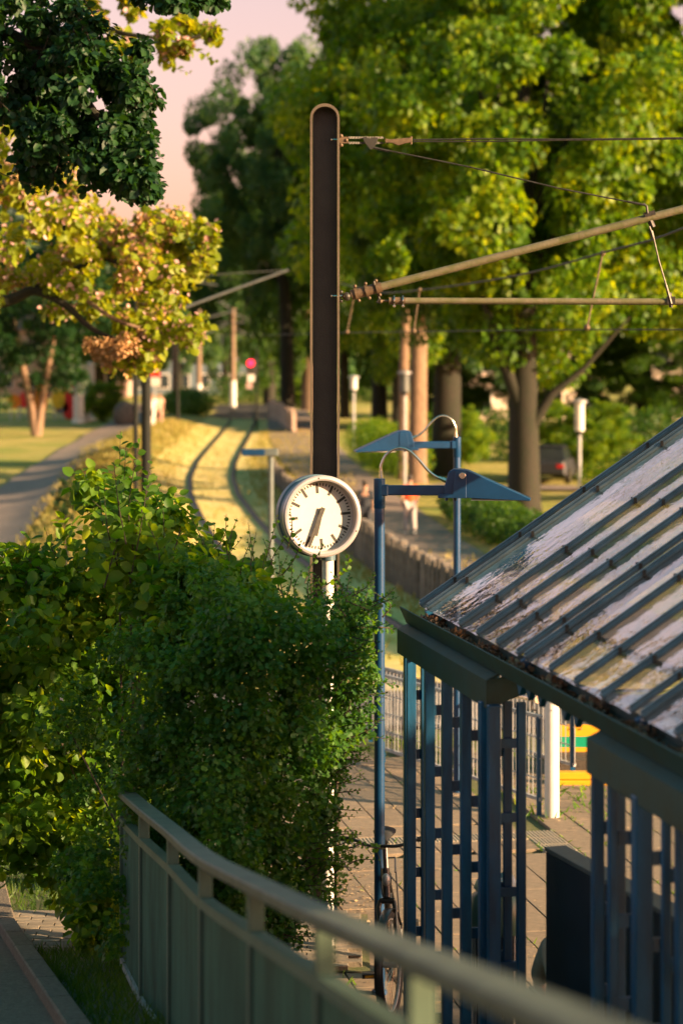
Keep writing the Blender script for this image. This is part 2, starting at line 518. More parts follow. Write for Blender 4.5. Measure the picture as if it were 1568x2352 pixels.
r2.color_ramp.elements[1].position = 0.7; r2.color_ramp.elements[1].color = (1.3, 1.3, 1.2, 1)
L(tc_.outputs['Object'], n1.inputs['Vector']); L(tc_.outputs['Object'], n2.inputs['Vector'])
L(n1.outputs['Fac'], r1.inputs[0]); L(n2.outputs['Fac'], r2.inputs[0])
L(r1.outputs[0], mx_.inputs[1]); L(r2.outputs[0], mx_.inputs[2]); L(mx_.outputs[0], b_.inputs['Base Color'])
b_.inputs['Roughness'].default_value = 0.9
bp_ = n.nodes.new('ShaderNodeBump'); bp_.inputs['Strength'].default_value = 0.8; bp_.inputs['Distance'].default_value = 0.15
L(n2.outputs['Fac'], bp_.inputs['Height']); L(bp_.outputs[0], b_.inputs['Normal'])
L(b_.outputs[0], o_.inputs[0])
M['meadow'] = gm
me.materials.append(gm)
g = link(bpy.data.objects.new('ground', me)); g['kind'] = 'structure'

# far rising woodland edge as terrain
strip('park_path', [(-7.4, 40, 2.6), (-8.6, 50, 2.8), (-9.9, 65, 2.9), (-10.7, 79, 2.9), (-12.0, 101, 2.6), (-13.9, 143, 2.4), (-15.2, 175, 2.4), (-19, 220, 2.6)], 2.6, 0.03, M['path'])
strip('wall_path', [(7.2, 36, 2.2), (4.9, 50, 2.0), (3.1, 58, 2.1), (2.2, 66, 2.3), (1.4, 76, 2.5), (-0.1, 95, 3.0), (-1.2, 113, 3.3), (-2.2, 135, 3.4), (-3.2, 160, 3.4), (-4.5, 200, 3.0)], 2.5, 0.03, M['path'])
strip('far_path', [(3.5, 92, 2.2), (8, 90, 2.2), (14, 90, 2.4), (24, 92, 2.4), (40, 96, 2.4)], 2.3, 0.035, M['path'])
M['sunlit_track_grass'] = mat('sunlit_track_grass', (0.74, 0.54, 0.22), 0.95, 0, 0, .8, col2=(0.40, 0.36, 0.07), bump=0.5, bscale=6)  # straw raised bright; sunshine on the track is put into this colour
strip('sunlit_track_lawn', [(track_center(y_), y_, 5.2) for y_ in range(34, 176, 10)], 5.2, -0.02, M['sunlit_track_grass'])
# asphalt crossing right behind the stop
strip('asphalt_crossing', [(-14, 30.5, 4.6), (-6, 30.5, 4.6), (0, 30.2, 4.6), (5, 29.6, 4.6), (14, 29, 4.6), (30, 29, 4.6)], 4.6, 0.02, M['asphalt'])
def verge(name, x0, x1, y0, y1, z, material):
    me = bpy.data.meshes.new(name)
    me.from_pydata([(x0, y0, z), (x1, y0, z), (x1, y1, z), (x0, y1, z)], [], [(0, 1, 2, 3)])
    me.materials.append(material)
    o = link(bpy.data.objects.new(name, me)); o['kind'] = 'structure'
    return o

# tram rails in the grass
tr = thing('tram_track', 'pair of dark tram rails curving through the sunlit grass', 'tram track', (track_center(75), 75, FG))
for sgn in (-1, 1):
    pts = []
    for i in range(0, 76):
        y = 12 + i * 2.6
        a = track_center(y - 1); b = track_center(y + 1)
        d = Vector((b - a, 2, 0)).normalized(); s = Vector((d.y, -d.x, 0))
        q = Vector((track_center(y), y, 0)) + s * (sgn * 0.86)
        pts.append((q.x, q.y, terrain(q.x, q.y) + 0.02))
    pts = smooth_path(pts, 2)
    mb = MB()
    vs = []; fs = []
    for i, p in enumerate(pts):
        a = pts[max(0, i-1)]; b = pts[min(len(pts)-1, i+1)]
        d = Vector((b.x-a.x, b.y-a.y, 0)).normalized(); s = Vector((d.y, -d.x, 0))
        for (u, h) in ((-.10, -.1), (-.10, 0.0), (-.04, .06), (.04, .06), (.10, .0), (.10, -.1)):
            q = p + s * u; vs.append((q.x, q.y, p.z + h))
        if i:
            for k in range(5):
                n0 = (i-1)*6+k
                fs.append((n0, n0+6, n0+7, n0+1))
    mb.add(vs, fs); mb.build('rail', M['rust_rail'], tr, world=True)

# ------------------------------------------------------------------ platform paving
U = Vector((-0.17, 0.985, 0)).normalized()      # direction along the stop, away from the camera
V = Vector((U.y, -U.x, 0))                      # across, to the right
def uv(s, t, z=0.0):
    """platform coordinates: s metres along U from y=0 line, t metres across"""
    p = U * s + V * t
    return Vector((p.x, p.y, z))
bed = MB()
bed.add([uv(12, -1.5, -.03), uv(12, 9, -.03), uv(27.2, 9, -.03), uv(27.2, -1.5, -.03), uv(12, -1.5, -.4), uv(12, 9, -.4), uv(27.2, 9, -.4), uv(27.2, -1.5, -.4)],
        [(0, 1, 2, 3), (4, 7, 6, 5), (0, 4, 5, 1), (1, 5, 6, 2), (2, 6, 7, 3), (3, 7, 4, 0)])
bed_o = bed.build('platform', M['joint']); bed_o['kind'] = 'structure'
# tactile line position
T0 = 5.33
def slab_mesh(name, lx, ly, h, m, ribs=0):
    mb = MB()
    if not ribs:
        mb.box((0, 0, -h/2), (lx, ly, h))
        o = mb.build(name, m, None, bevel=0.004)
    else:
        mb.box((0, 0, -h/2 - .006), (lx, ly, h))
        for i in range(ribs):
            x = -lx/2 + (i + .5) * lx / ribs
            mb.add([(x - lx/ribs*.36, -ly/2+.004, -.006), (x - lx/ribs*.2, -ly/2+.004, .003), (x + lx/ribs*.2, -ly/2+.004, .003), (x + lx/ribs*.36, -ly/2+.004, -.006),
                    (x - lx/ribs*.36, ly/2-.004, -.006), (x - lx/ribs*.2, ly/2-.004, .003), (x + lx/ribs*.2, ly/2-.004, .003), (x + lx/ribs*.36, ly/2-.004, -.006)],
                   [(0,1,5,4), (1,2,6,5), (2,3,7,6), (0,3,2,1), (4,5,6,7)])
        o = mb.build(name, m, None)
    me = o.data
    bpy.data.objects.remove(o)
    return me
slab_me = slab_mesh('paving_slab', 0.292, 0.892, 0.05, M['slab'])
tac_me = slab_mesh('tactile_tile', 0.292, 0.292, 0.05, M['tactile'], 9)
ang = math.atan2(U.y, U.x) - math.pi/2
def place_piece(name, mesh, s, t, jit=0.0035, turn=0.0):
    o = bpy.data.objects.new(name, mesh)
    link(o, bed_o)
    o.location = uv(s, t, random.uniform(-jit, jit) + 0.004)
    o.rotation_euler = (random.uniform(-.002, .002), random.uniform(-.002, .002), ang + turn + random.uniform(-.003, .003))
    return o
def st_of(x, y):
    p = Vector((x, y, 0)); return p.dot(U), p.dot(V)
# where does the tactile strip lie: passes through (1.80, 21.6)
s_c, t_c = st_of(1.80, 21.6)
TT = t_c
n_slab = 0
for i in range(-19, 14):
    t = TT + i * 0.30
    if t < -1.2 + 1.5: pass
    if i == 0: continue
    for j in range(0, 17):
        s = 12.2 + j * 0.90 + (0.45 if i % 2 else 0)
        c = uv(s, t)
        if not (-1.25 < c.x < 4.2 and 12.2 < c.y < 25.9): continue
        sx = (c.x / c.y) * F + 784
        if sx > 1640 or (c.y < 14.0 and c.x < 1.2): continue
        if i < 0 and abs(s - s_c) < 0.6: 
            continue
        if n_slab < 296:
            place_piece('paving_slab', slab_me, s, t); n_slab += 1
k = 0
for j in range(0, 36):
    s = s_c - 0.05 + 0.15 - j * 0.30
    if s > 12.5: place_piece('tactile_tile', tac_me, s, TT)
for i in range(1, 12):
    place_piece('tactile_tile', tac_me, s_c + 0.05, TT - i * 0.30)
half_me = slab_mesh('paving_slab', 0.292, 0.392, 0.05, M['slab'])
for i in range(-12, 0):
    for ds in (-0.31, 0.41):
        place_piece('paving_slab', half_me, s_c + ds, TT + i * 0.30)
# weeds growing along the joints of the platform
def grass_patch(name, regions, per_m2, hmin, hmax, zf, material, label, kind='stuff', lean=0.5, wide=1.0):
    P_ = []; 
    for (x0, x1, y0, y1) in regions:
        n_ = int((x1-x0)*(y1-y0)*per_m2)
        q = np.column_stack([rng.uniform(x0, x1, n_), rng.uniform(y0, y1, n_)])
        P_.append(q)
    q = np.vstack(P_)
    z = np.array([zf(a, b) for a, b in q])
    keep = ~np.isnan(z); q = q[keep]; z = z[keep]
    pts = np.column_stack([q, z])
    N = len(pts)
    dirs = np.column_stack([rng.normal(0, lean, N), rng.normal(0, lean, N), np.ones(N)])
    ups = np.column_stack([rng.normal(0, 1, N), rng.normal(0, 1, N), np.zeros(N) + .1])
    sz = rng.uniform(hmin, hmax, N)
    sh = (BLADE[0] * np.array([wide, 1, 1]), BLADE[1])
    o = leaf_object(name, pts, dirs, ups, sz, sh, material)
    o['label'] = label
    return o
# ------------------------------------------------------------------ catenary mast (H beam) with round head
D0 = 18.7
bx = -0.128
mast = thing('catenary_mast', 'tall dark brown H-beam mast with a rounded top rising behind the round clock', 'mast', (bx, D0, 0))
half = 0.113; dep = 0.17; zt = 6.14
z_arc = P(0, 272, D0).z
zt = P(0, 240, D0).z
# web (recessed) with a rounded head
web = MB()
poly = [Vector((bx - half + .02, D0 + .06, 0)), Vector((bx + half - .02, D0 + .06, 0))]
N = 14
for i in range(N + 1):
    a = math.pi * i / N
    poly.append(Vector((bx + (half - .02) * math.cos(a), D0 + .06, z_arc + (zt - z_arc - .02) * math.sin(a))))
web.prism(poly, (0, 0, 0), (0, 0.02, 0))
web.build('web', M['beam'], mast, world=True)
def flange_band(y0, y1, name):
    mb = MB()
    ring = []
    outer = [Vector((bx - half, 0, 0)), Vector((bx - half, 0, z_arc))]
    inner = [Vector((bx - half + .017, 0, 0)), Vector((bx - half + .017, 0, z_arc))]
    for i in range(N + 1):
        a = math.pi - math.pi * i / N
        outer.append(Vector((bx + half * math.cos(a), 0, z_arc + (zt - z_arc) * math.sin(a))))
        inner.append(Vector((bx + (half - .017) * math.cos(a), 0, z_arc + (zt - z_arc - .024) * math.sin(a))))
    outer.append(Vector((bx + half, 0, 0))); inner.append(Vector((bx + half - .017, 0, 0)))
    n_ = len(outer)
    vs = [p + Vector((0, y0, 0)) for p in outer] + [p + Vector((0, y0, 0)) for p in inner] + [p + Vector((0, y1, 0)) for p in outer] + [p + Vector((0, y1, 0)) for p in inner]
    fs = []
    for i in range(n_ - 1):
        fs += [(i, i+1, n_+i+1, n_+i), (2*n_+i, 3*n_+i, 3*n_+i+1, 2*n_+i+1), (i, 2*n_+i, 2*n_+i+1, i+1), (n_+i, n_+i+1, 3*n_+i+1, 3*n_+i)]
    mb.add(vs, fs)
    return mb.build(name, M['flange'], mast, world=True, smooth=True, angle=30)
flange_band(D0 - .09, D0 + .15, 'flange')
for (py) in (322, 680):
    z = P(0, py, D0).z
    q = MB().tube([(bx + half - .055, D0 - .05, z), (bx + half + .02, D0 - .05, z)], .008, 8)
    q.sphere((bx + half - .058, D0 - .05, z), .012, 8, 5)
    q.build('bolt', M['steel'], mast, world=True, smooth=True)

# span cable with insulator chain, at the top of the mast
sp = thing('span_cable', 'twin steel span cable with a chain and heart-shaped plate at the mast top', 'cable', P(778, 322, D0 - .05))
mb = MB()
for px in (782, 786): mb.tube([P(px, 311, D0-.05), P(px, 336, D0-.05)], .007, 8)
mb.bar(P(778, 322, D0-.05), P(800, 322, D0-.05), .03, .05)
for (px, py) in ((783, 312), (783, 333), (795, 322)): mb.sphere(P(px, py, D0-.06), .016, 8, 5)
mb.build('bracket', M['rust'], sp, world=True, smooth=True)
mb = MB()
for dy in (-5.5, 6.5):
    for k in range(22):
        px = 801 + k * 3.6
        mb.tube([P(px, 322 + dy - 2.4, D0-.05), P(px + 1.5, 322 + dy + 2.4, D0-.05)], .0062, 6)
    mb.tube([P(799, 322 + dy, D0-.05), P(884, 322 + dy, D0-.05)], .0045, 6)
mb.build('chain', M['iron'], sp, world=True)
mb = MB()
hp = [(832, 316), (840, 314), (850, 319), (860, 314), (868, 317), (865, 328), (857, 341), (850, 344), (844, 336), (836, 326)]
mb.prism([P(a, b, D0 - .07) for a, b in hp], (0, 0, 0), (0, .012, 0))
mb.build('heart_plate', M['beam'], sp, world=True, bevel=.002)
mb = MB()
hp = [(884, 318), (896, 320), (926, 317), (940, 316), (946, 318), (946, 327), (930, 329), (914, 334), (900, 328), (884, 328)]
mb.prism([P(a, b, D0 - .075) for a, b in hp], (0, 0, 0), (0, .03, 0))
mb.tube([P(944, 313, D0-.06), P(944, 332, D0-.06)], .008, 8)
mb.build('wedge_clamp', M['rust'], sp, world=True, bevel=.003)
mb = MB()
mb.tube([P(948, 321, D0-.05), P(1100, 319, D0-.05), P(1300, 320, D0-.05), P(1500, 318, D0-.05), P(1800, 312, D0-.05)], .0065, 6)
mb.tube([P(948, 325, D0-.05), P(1100, 325, D0-.05), P(1300, 322, D0-.05), P(1500, 320, D0-.05), P(1800, 315, D0-.05)], .0055, 6)
mb.build('cable', M['iron'], sp, world=True)
mb = MB()
mb.tube([P(853, 338, D0-.06), P(888, 345, D0-.06), P(1080, 384, D0-.06), P(1280, 432, D0-.06), P(1480, 471, D0-.06)], .0062, 6)
mb.tube([P(856, 339, D0-.06), P(892, 347, D0-.06)], .011, 6)
mb.tube([P(1440, 463, D0-.06), P(1480, 471, D0-.06)], .010, 6)
mb.build('stay_wire', M['iron'], sp, world=True)

ca = thing('cantilever_arm', 'mossy brown cantilever tube rising to the right from its bracket on the mast', 'cantilever arm', P(779, 680, D0))
mb = MB()
mb.tube([P(870, 660, D0), P(1568, 480, D0), P(1900, 394, D0)], .032, 14)
mb.build('tube', M['tube'], ca, world=True, smooth=True)
mb = MB()
mb.tube([P(778, 680, D0), P(812, 676, D0)], .014, 8)
mb.bar(P(780, 672, D0), P(780, 692, D0), .03, .02)
mb.sphere(P(796, 681, D0 - .02), .034, 10, 6)
mb.sphere(P(783, 671, D0 - .02), .016, 8, 5); mb.sphere(P(783, 691, D0 - .02), .016, 8, 5)
mb.build('hinge', M['iron'], ca, world=True, smooth=True)
mb = MB()
mb.tube([P(806, 678, D0), P(876, 659, D0)], .040, 12)
mb.build('sleeve', M['rust'], ca, world=True, smooth=True)
for px, py in ((818, 674), (842, 668), (866, 661)):
    mb = MB()
    d = Vector((1, 0, .26)).normalized()
    c = P(px, py, D0)
    mb.tube([c - d * .012, c + d * .012], .050, 12)
    mb.sphere(c + Vector((-.01, -.02, .055)), .014, 8, 5); mb.sphere(c + Vector((.02, -.02, -.055)), .014, 8, 5)
    mb.build('clamp', M['rust'], ca, world=True, smooth=True)
mb = MB()
mb.tube([P(858, 646, D0 - .03), P(862, 668, D0 - .03)], .012, 8)
mb.tube([P(864, 668, D0), P(871, 686, D0), P(866, 694, D0), P(874, 696, D0)], .009, 8)
mb.build('hook', M['iron'], ca, world=True)
mb = MB()
mb.tube([P(1476, 468, D0-.05), P(1484, 474, D0-.05), P(1486, 490, D0-.05)], .010, 8)
mb.tube([P(1484, 488, D0), P(1498, 522, D0)], .024, 8)
mb.tube([P(1490, 520, D0-.03), P(1500, 548, D0-.03), P(1512, 600, D0-.03), P(1530, 660, D0-.03)], .007, 6)
mb.tube([P(1494, 530, D0-.03), P(1498, 545, D0-.03)], .014, 6)
mb.tube([P(1528, 655, D0-.03), P(1540, 698, D0-.03)], .012, 6)
mb.bar(P(1478, 494, D0), P(1502, 488, D0), .08, .035)
mb.build('hanger', M['iron'], ca, world=True)

st = thing('steady_tube', 'level lichen-spotted steady tube hooked below the slanting cantilever arm', 'steady tube', P(880, 690, D0))
mb = MB(); mb.tube([P(925, 691, D0), P(1541, 693, D0), P(1800, 694, D0)], .026, 14); mb.build('tube', M['tube'], st, world=True, smooth=True)
mb = MB(); mb.tube([P(893, 691, D0), P(930, 691, D0)], .029, 12); mb.tube([P(874, 691, D0), P(894, 691, D0)], .009, 8); mb.sphere(P(874, 692, D0), .016, 8, 5)
mb.build('socket', M['rust'], st, world=True, smooth=True)
for px in (905, 925):
    mb = MB(); mb.tube([P(px - 1.5, 691, D0), P(px + 1.5, 691, D0)], .039, 12); mb.sphere(P(px, 703, D0 - .02), .012, 6, 4)
    mb.build('clamp', M['steel'], st, world=True, smooth=True)
mb = MB(); mb.tube([P(1536, 672, D0), P(1540, 706, D0)], .016, 8); mb.bar(P(1530, 690, D0), P(1548, 690, D0), .07, .06); mb.build('clamp', M['iron'], st, world=True)

# contact line further along the track
cl = thing('contact_line', 'thin overhead contact wire with its sagging messenger wire and droppers', 'overhead wire', P(1568, 757, 25))
mb = MB(); mb.tube(smooth_path([P(1900, 350, 21), P(1568, 524, 25), P(1385, 580, 28), P(1180, 634, 32), P(950, 668, 38), P(860, 670, 46), P(780, 650, 58)], 5), .013, 6)
mb.build('messenger_wire', M['cable'], cl, world=True)
mb = MB(); mb.tube([P(1900, 757, 21), P(1568, 757, 25), P(1345, 757, 29), P(1000, 761, 36), P(797, 764, 44), P(600, 770, 70)], .008, 6)
mb.build('contact_wire', M['cable'], cl, world=True)
for (a, b, d) in (((1383, 582), (1347, 752), 28.5), ((815, 668), (797, 762), 42), ((963, 666), (950, 760), 37)):
    mb = MB(); mb.tube([P(*a, d), P(*b, d)], .010, 6); mb.sphere(P(*a, d), .035, 8, 5); mb.sphere(P(*b, d), .04, 8, 5)
    mb.build('dropper', M['rust'], cl, world=True)

# ------------------------------------------------------------------ clock
DC = 17.4
cc = P(741, 1186, DC)
clk = thing('station_clock', 'round white station clock with black bars for hours, its hands near half past six', 'clock', (cc.x + .055, DC + .09, 0))
nrm = Vector((math.sin(R(19)), -math.cos(R(19)), 0.03)).normalized()
upv = Vector((0, 0, 1)); xr = upv.cross(-nrm).normalized() * -1
# face frame: X to the viewer's right, Y up, Z out of the dial
Zc = nrm; Xc = Vector((0, 0, 1)).cross(Zc).normalized(); Yc = Zc.cross(Xc)
roll = R(4.2)
X2 = Xc * math.cos(roll) + Yc * math.sin(roll); Y2 = -Xc * math.sin(roll) + Yc * math.cos(roll)
CM = Matrix(((X2.x, Y2.x, Zc.x, cc.x), (X2.y, Y2.y, Zc.y, cc.y), (X2.z, Y2.z, Zc.z, cc.z), (0, 0, 0, 1)))
Rr = 0.293
MB().lathe([(0.001, -.20), (Rr - .02, -.20), (Rr + .006, -.185), (Rr + .006, -.125), (Rr - .004, -.12), (Rr - .004, -.03)], 64, CM).build('case', M['casing'], clk, world=True, smooth=True, angle=25)
MB().lathe([(Rr - .004, -.03), (Rr + .002, -.025), (Rr + .002, -.004), (Rr - .008, .006), (Rr - .024, .008), (Rr - .036, .002), (Rr - .038, -.078)], 72, CM).build('ring', M['ring'], clk, world=True, smooth=True, angle=25)
MB().lathe([(0.0005, -.078), (Rr - .036, -.078)], 64, CM).build('dial', M['dial'], clk, world=True)
def dial_bar(ang, r0, r1, w0, z, w1=None, th=.002):
    """ang clockwise from 12"""
    d = Vector((math.sin(ang), math.cos(ang), 0)); s = Vector((d.y, -d.x, 0)); w1 = w0 if w1 is None else w1
    pts = [d*r0 - s*w0/2, d*r1 - s*w1/2, d*r1 + s*w1/2, d*r0 + s*w0/2]
    vs = [CM @ (p + Vector((0, 0, z))) for p in pts] + [CM @ (p + Vector((0, 0, z + th))) for p in pts]
    return vs, [(0,1,2,3),(7,6,5,4),(0,4,5,1),(1,5,6,2),(2,6,7,3),(3,7,4,0)]
for i in range(60):
    a = 2 * math.pi * i / 60
    if i % 5 == 0: vs_, fs_ = dial_bar(a, .164, .238, .019, -.0775)
    else: vs_, fs_ = dial_bar(a, .218, .238, .0085, -.0775)
    MB().add(vs_, fs_).build('hour_mark' if i % 5 == 0 else 'minute_mark', M['black'], clk, world=True)
am = R(34.3 * 6); ah = R((6 + 34.3/60) * 30)
MB().add(*dial_bar(ah, -.055, .146, .036, -.062, .026)).build('hour_hand', M['black'], clk, world=True)
MB().add(*dial_bar(am, -.065, .240, .034, -.056, .022)).build('minute_hand', M['black'], clk, world=True)
for a in (R(-2), R(118), R(238)):
    c = CM @ Vector((math.sin(a) * (Rr - .017), math.cos(a) * (Rr - .017), .007))
    MB().sphere(c, .006, 8, 5).build('screw', M['iron'], clk, world=True)
pb = Vector((P(753, 1186, DC + .10).x, DC + .10, 0))
MB().tube([pb, pb + Vector((0, 0, cc.z - Rr + .01))], .042, 20).build('pole', M['white'], clk, world=True, smooth=True)
MB().tube([pb + Vector((0, 0, cc.z - Rr - .03)), pb + Vector((0, 0, cc.z - Rr + .03))], .055, 20).build('collar', M['casing'], clk, world=True, smooth=True)

# ------------------------------------------------------------------ blue platform lamps
def make_lamp(label, ang_head):
    """built with its arm along +X; front lamp dimensions"""
    t = thing('platform_lamp', label, 'lamp', (0, 0, 0), ang_head, 'blue lamps along the platform')
    h = 3.49
    MB().tube([(0, 0, 0), (0, 0, h - .20)], .036, 20).build('pole', M['blue'], t, smooth=True)
    MB().lathe([(.0364, h - .20), (.039, h - .195), (.039, h - .004), (.034, h), (.001, h)], 20).build('collar', M['blue'], t, smooth=True)
    MB().lathe([(.052, 0), (.052, .03), (.038, .035)], 16).build('base_plate', M['blue'], t)
    mb = MB(); mb.box((.275, 0, h - .078), (.50, .045, .068)); mb.box((.03, 0, h - .078), (.06, .07, .075))
    mb.build('arm', M['blue'], t, bevel=.006)
    # bracket cheeks and rounded end cover
    mb = MB()
    cover = [Vector((.44, 0, h - .055)), Vector((.47, 0, h + .05)), Vector((.50, 0, h + .068)), Vector((.56, 0, h + .066)), Vector((.60, 0, h + .04)), Vector((.60, 0, h - .12)), Vector((.44, 0, h - .12))]
    mb.prism(cover, (0, -.055, 0), (0, .10, 0)); mb.build('end_cover', M['blue'], t, bevel=.006)
    mb = MB()
    ck = [Vector((.50, 0, h - .05)), Vector((.515, 0, h + .05)), Vector((.54, 0, h + .066)), Vector((.575, 0, h + .064)), Vector((.59, 0, h + .045)), Vector((.59, 0, h - .125)), Vector((.40, 0, h - .125)), Vector((.40, 0, h - .1)), Vector((.50, 0, h - .1))]
    mb.prism(ck, (0, -.072, 0), (0, -.058, 0)); mb.build('bracket', M['blue'], t, bevel=.002)
    MB().prism(ck, (0, .103, 0), (0, .117, 0)).build('bracket', M['blue'], t, bevel=.002)
    mb = MB()
    wd = [Vector((.53, 0, h - .122)), Vector((.545, 0, h + .055)), Vector((.575, 0, h + .064)), Vector((.60, 0, h + .058)), Vector((1.02, 0, h - .130)), Vector((1.015, 0, h - .142))]
    mb.prism(wd, (0, -.06, 0), (0, .112, 0)); mb.build('lamp_head', M['blue'], t, bevel=.003)
    MB().box((.80, .026, h - .139), (.36, .13, .006)).build('diffuser', M['white'], t)
    for x in (.455, .51):
        MB().tube([(x, -.02, h - .145), (x, -.02, h - .12)], .012, 8).build('bolt', M['blue'], t)
    MB().tube([(.565, -.095, h + .028), (.565, -.07, h + .028)], .022, 14).build('knob', M['steel'], t, smooth=True, bevel=.002)
    pts = smooth_path([(.01, 0, h + .03), (.012, 0, h + .09), (.05, 0, h + .165), (.12, 0, h + .205), (.19, 0, h + .195), (.26, 0, h + .135), (.33, 0, h + .055), (.39, 0, h + .012), (.445, 0, h - .008)], 6)
    MB().tube(pts, .0098, 10).build('conduit', M['steel'], t, smooth=True)
    mb = MB(); mb.tube([(.01, 0, h - .005), (.01, 0, h + .025)], .017, 8); mb.tube([(.01, 0, h + .02), (.01, 0, h + .055)], .013, 8)
    mb.build('gland', M['steel'], t); mb = MB()
    mb.tube([(.40, 0, h + .008), (.43, 0, h - .004)], .013, 8); mb.tube([(.425, 0, h - .002), (.46, 0, h - .016)], .017, 8)
    mb.build('gland', M['steel'], t)
    return t
lamp1 = make_lamp('nearest blue lamp beside the bicycle, its pointed head aiming right', R(-6))
lamp1.location = (P(871, 0, 16.35).x, 16.35, 0)
lamp2 = copy_tree(lamp1); lamp2.location = (1.13, 23.7, 0); lamp2.rotation_euler = (0, 0, R(180 + 8))
lamp2['label'] = 'blue lamp behind the glazed roof edge, its pointed head aiming left'
l3 = thing('path_lamp', 'small blurred lamp with a flat box head beside the tram rails, left of the clock', 'lamp', (P(622, 0, 43.8).x, 43.8, -1.0))
M['lamp_grey'] = mat('lamp_grey_paint', (.10, .125, .125), .5, 0, .15, 5)
h3 = P(0, 1030, 43.8).z + 1.0
MB().tube([(0, 0, 0), (0, 0, h3 - .04)], .05, 14).build('pole', M['lamp_grey'], l3, smooth=True)
MB().box((.02, 0, h3 - .07), (.22, .16, .13)).build('end_box', M['lamp_grey'], l3, bevel=.01)
MB().box((-.31, 0, h3 - .07), (.42, .20, .12)).build('lamp_head', M['blue'], l3, bevel=.01)
MB().box((-.31, 0, h3 - .135), (.34, .14, .008)).build('diffuser', M['white'], l3)

# ------------------------------------------------------------------ shelter
XG = lambda D: 0.375 + .18 * (15.3 - D)      # outer lip of the gutter
US = Vector((-.18, 1, 0)).normalized(); VS = Vector((US.y, -US.x, 0))
ZG = 2.74
sh = thing('shelter', 'blue platform shelter with slatted sides under a sloping ribbed glass roof', 'shelter', (1.4, 12.5, 0))
def S(D, t, z):
    """point on the shelter: D along the gutter, t metres in from the gutter lip, z up"""
    return Vector((XG(D), D, z)) + VS * t
D_far, D_near = 15.3, 5.2
# gutter trough
mb = MB()
prof = [(-.012, ZG), (0.0, ZG), (.045, ZG - .085), (.15, ZG - .085), (.165, ZG - .01), (.175, ZG - .01), (.16, ZG - .105), (.035, ZG - .105)]
vs = [S(D_far, t, z) for t, z in prof] + [S(D_near, t, z) for t, z in prof]
n = len(prof); fs = [tuple(range(n)), tuple(range(2*n-1, n-1, -1))] + [(i, i+n, (i+1) % n + n, (i+1) % n) for i in range(n)]
mb.add(vs, fs); mb.build('gutter', M['teal_dark'], sh, world=True)
# dead leaves in the gutter
NL = 3800
Dd = rng.uniform(D_near, D_far - .05, NL); tt = rng.uniform(.05, .15, NL)
pts = np.array([tuple(S(a, b, ZG - .08 + rng.random() * .035 * (1 + math.sin(a * 9)) )) for a, b in zip(Dd, tt)])
M['litter'] = leaf_mat('leaf_litter', (0.10, 0.055, 0.03), (0.17, 0.095, 0.05), (0.24, 0.16, 0.09), 0.1, (1, 1, 1))
lo = leaf_object('leaf_litter', pts, unit(NL), unit(NL) + [0, 0, 1], rng.uniform(.015, .04, NL), LEAF_FOLD, M['litter'])
lo['label'] = 'brown leaf litter lying along the gutter of the glass roof'
slope = .665
def roof(D, t, lift=0.0):
    p = S(D, t, ZG + .0 + (t - .10) * slope + lift)
    return p
T1 = 3.3
rib_D = [15.17, 14.98, 14.13, 13.69, 13.24, 12.78, 12.62, 12.13, 11.67, 11.22, 10.78, 10.62, 10.15, 9.7, 9.25, 8.8, 8.64, 8.2, 7.75, 7.3, 6.85]
rib_D = [15.2, 15.0, 14.55, 14.1, 13.66, 13.22, 12.78, 12.62, 12.14, 11.68, 11.23, 10.78, 10.62, 10.15, 9.7, 9.25, 8.8, 8.64, 8.2, 7.75, 7.3, 6.85]
rib_D = [15.2, 15.0, 14.12, 13.68, 13.22, 12.78, 12.62, 12.14, 11.68, 11.23, 10.78, 10.62, 10.15, 9.7, 9.25, 8.8, 8.64, 8.2, 7.75, 7.3, 6.85]
M['rib'] = mat('grey_blue_rib_paint', (0.10, 0.15, 0.19), 0.35, 0.0, 0.25, 5, bump=0.06, stretch=(1, 1, 1))
rib_me = None
upn = VS * (-slope) + Vector((0, 0, 1)); upn.normalize()
for k, Dr in enumerate(rib_D):
    mb = MB()
    a = roof(Dr, .10, .02); b = roof(Dr, T1, .02)
    mb.bar(a, b, .046, .020, up=upn)
    mb.bar(roof(Dr, .10, .038), roof(Dr, T1, .038), .020, .016, up=upn)
    r_ = mb.build('glazing_bar', M['rib'], sh, world=True, bevel=.003)
    for j in range(7):
        t = .32 + j * .42
        c = roof(Dr, t + .03 * (k % 2), .028)
        for s_ in (-.03, .03):
            co = MB().box(tuple(c + US * s_ - Vector(sh.location)), (.018, .014, .036)).build('clip', M['iron'], r_)
# glass panes, gently wavy
gl, n = new_mat('wavy_roof_glass')
Lk = n.links.new
o_ = n.nodes.new('ShaderNodeOutputMaterial'); gb = n.nodes.new('ShaderNodeBsdfGlossy'); tb = n.nodes.new('ShaderNodeBsdfTransparent'); db = n.nodes.new('ShaderNodeBsdfDiffuse')
gb.inputs['Roughness'].default_value = 0.015; gb.inputs['Color'].default_value = (.95, .95, .95, 1)
tb.inputs['Color'].default_value = (.82, .80, .76, 1); db.inputs['Color'].default_value = (.42, .39, .34, 1)
fr = n.nodes.new('ShaderNodeFresnel'); fr.inputs['IOR'].default_value = 2.3
tcg = n.nodes.new('ShaderNodeTexCoord'); nz = n.nodes.new('ShaderNodeTexNoise'); nz.inputs['Scale'].default_value = 8.0; nz.inputs['Detail'].default_value = 3
bp = n.nodes.new('ShaderNodeBump'); bp.inputs['Strength'].default_value = 0.22; bp.inputs['Distance'].default_value = 0.03
m1 = n.nodes.new('ShaderNodeMixShader'); m2 = n.nodes.new('ShaderNodeMixShader')
dn = n.nodes.new('ShaderNodeTexNoise'); dn.inputs['Scale'].default_value = 1.3; dn.inputs['Detail'].default_value = 8; dn.inputs['Roughness'].default_value = .7
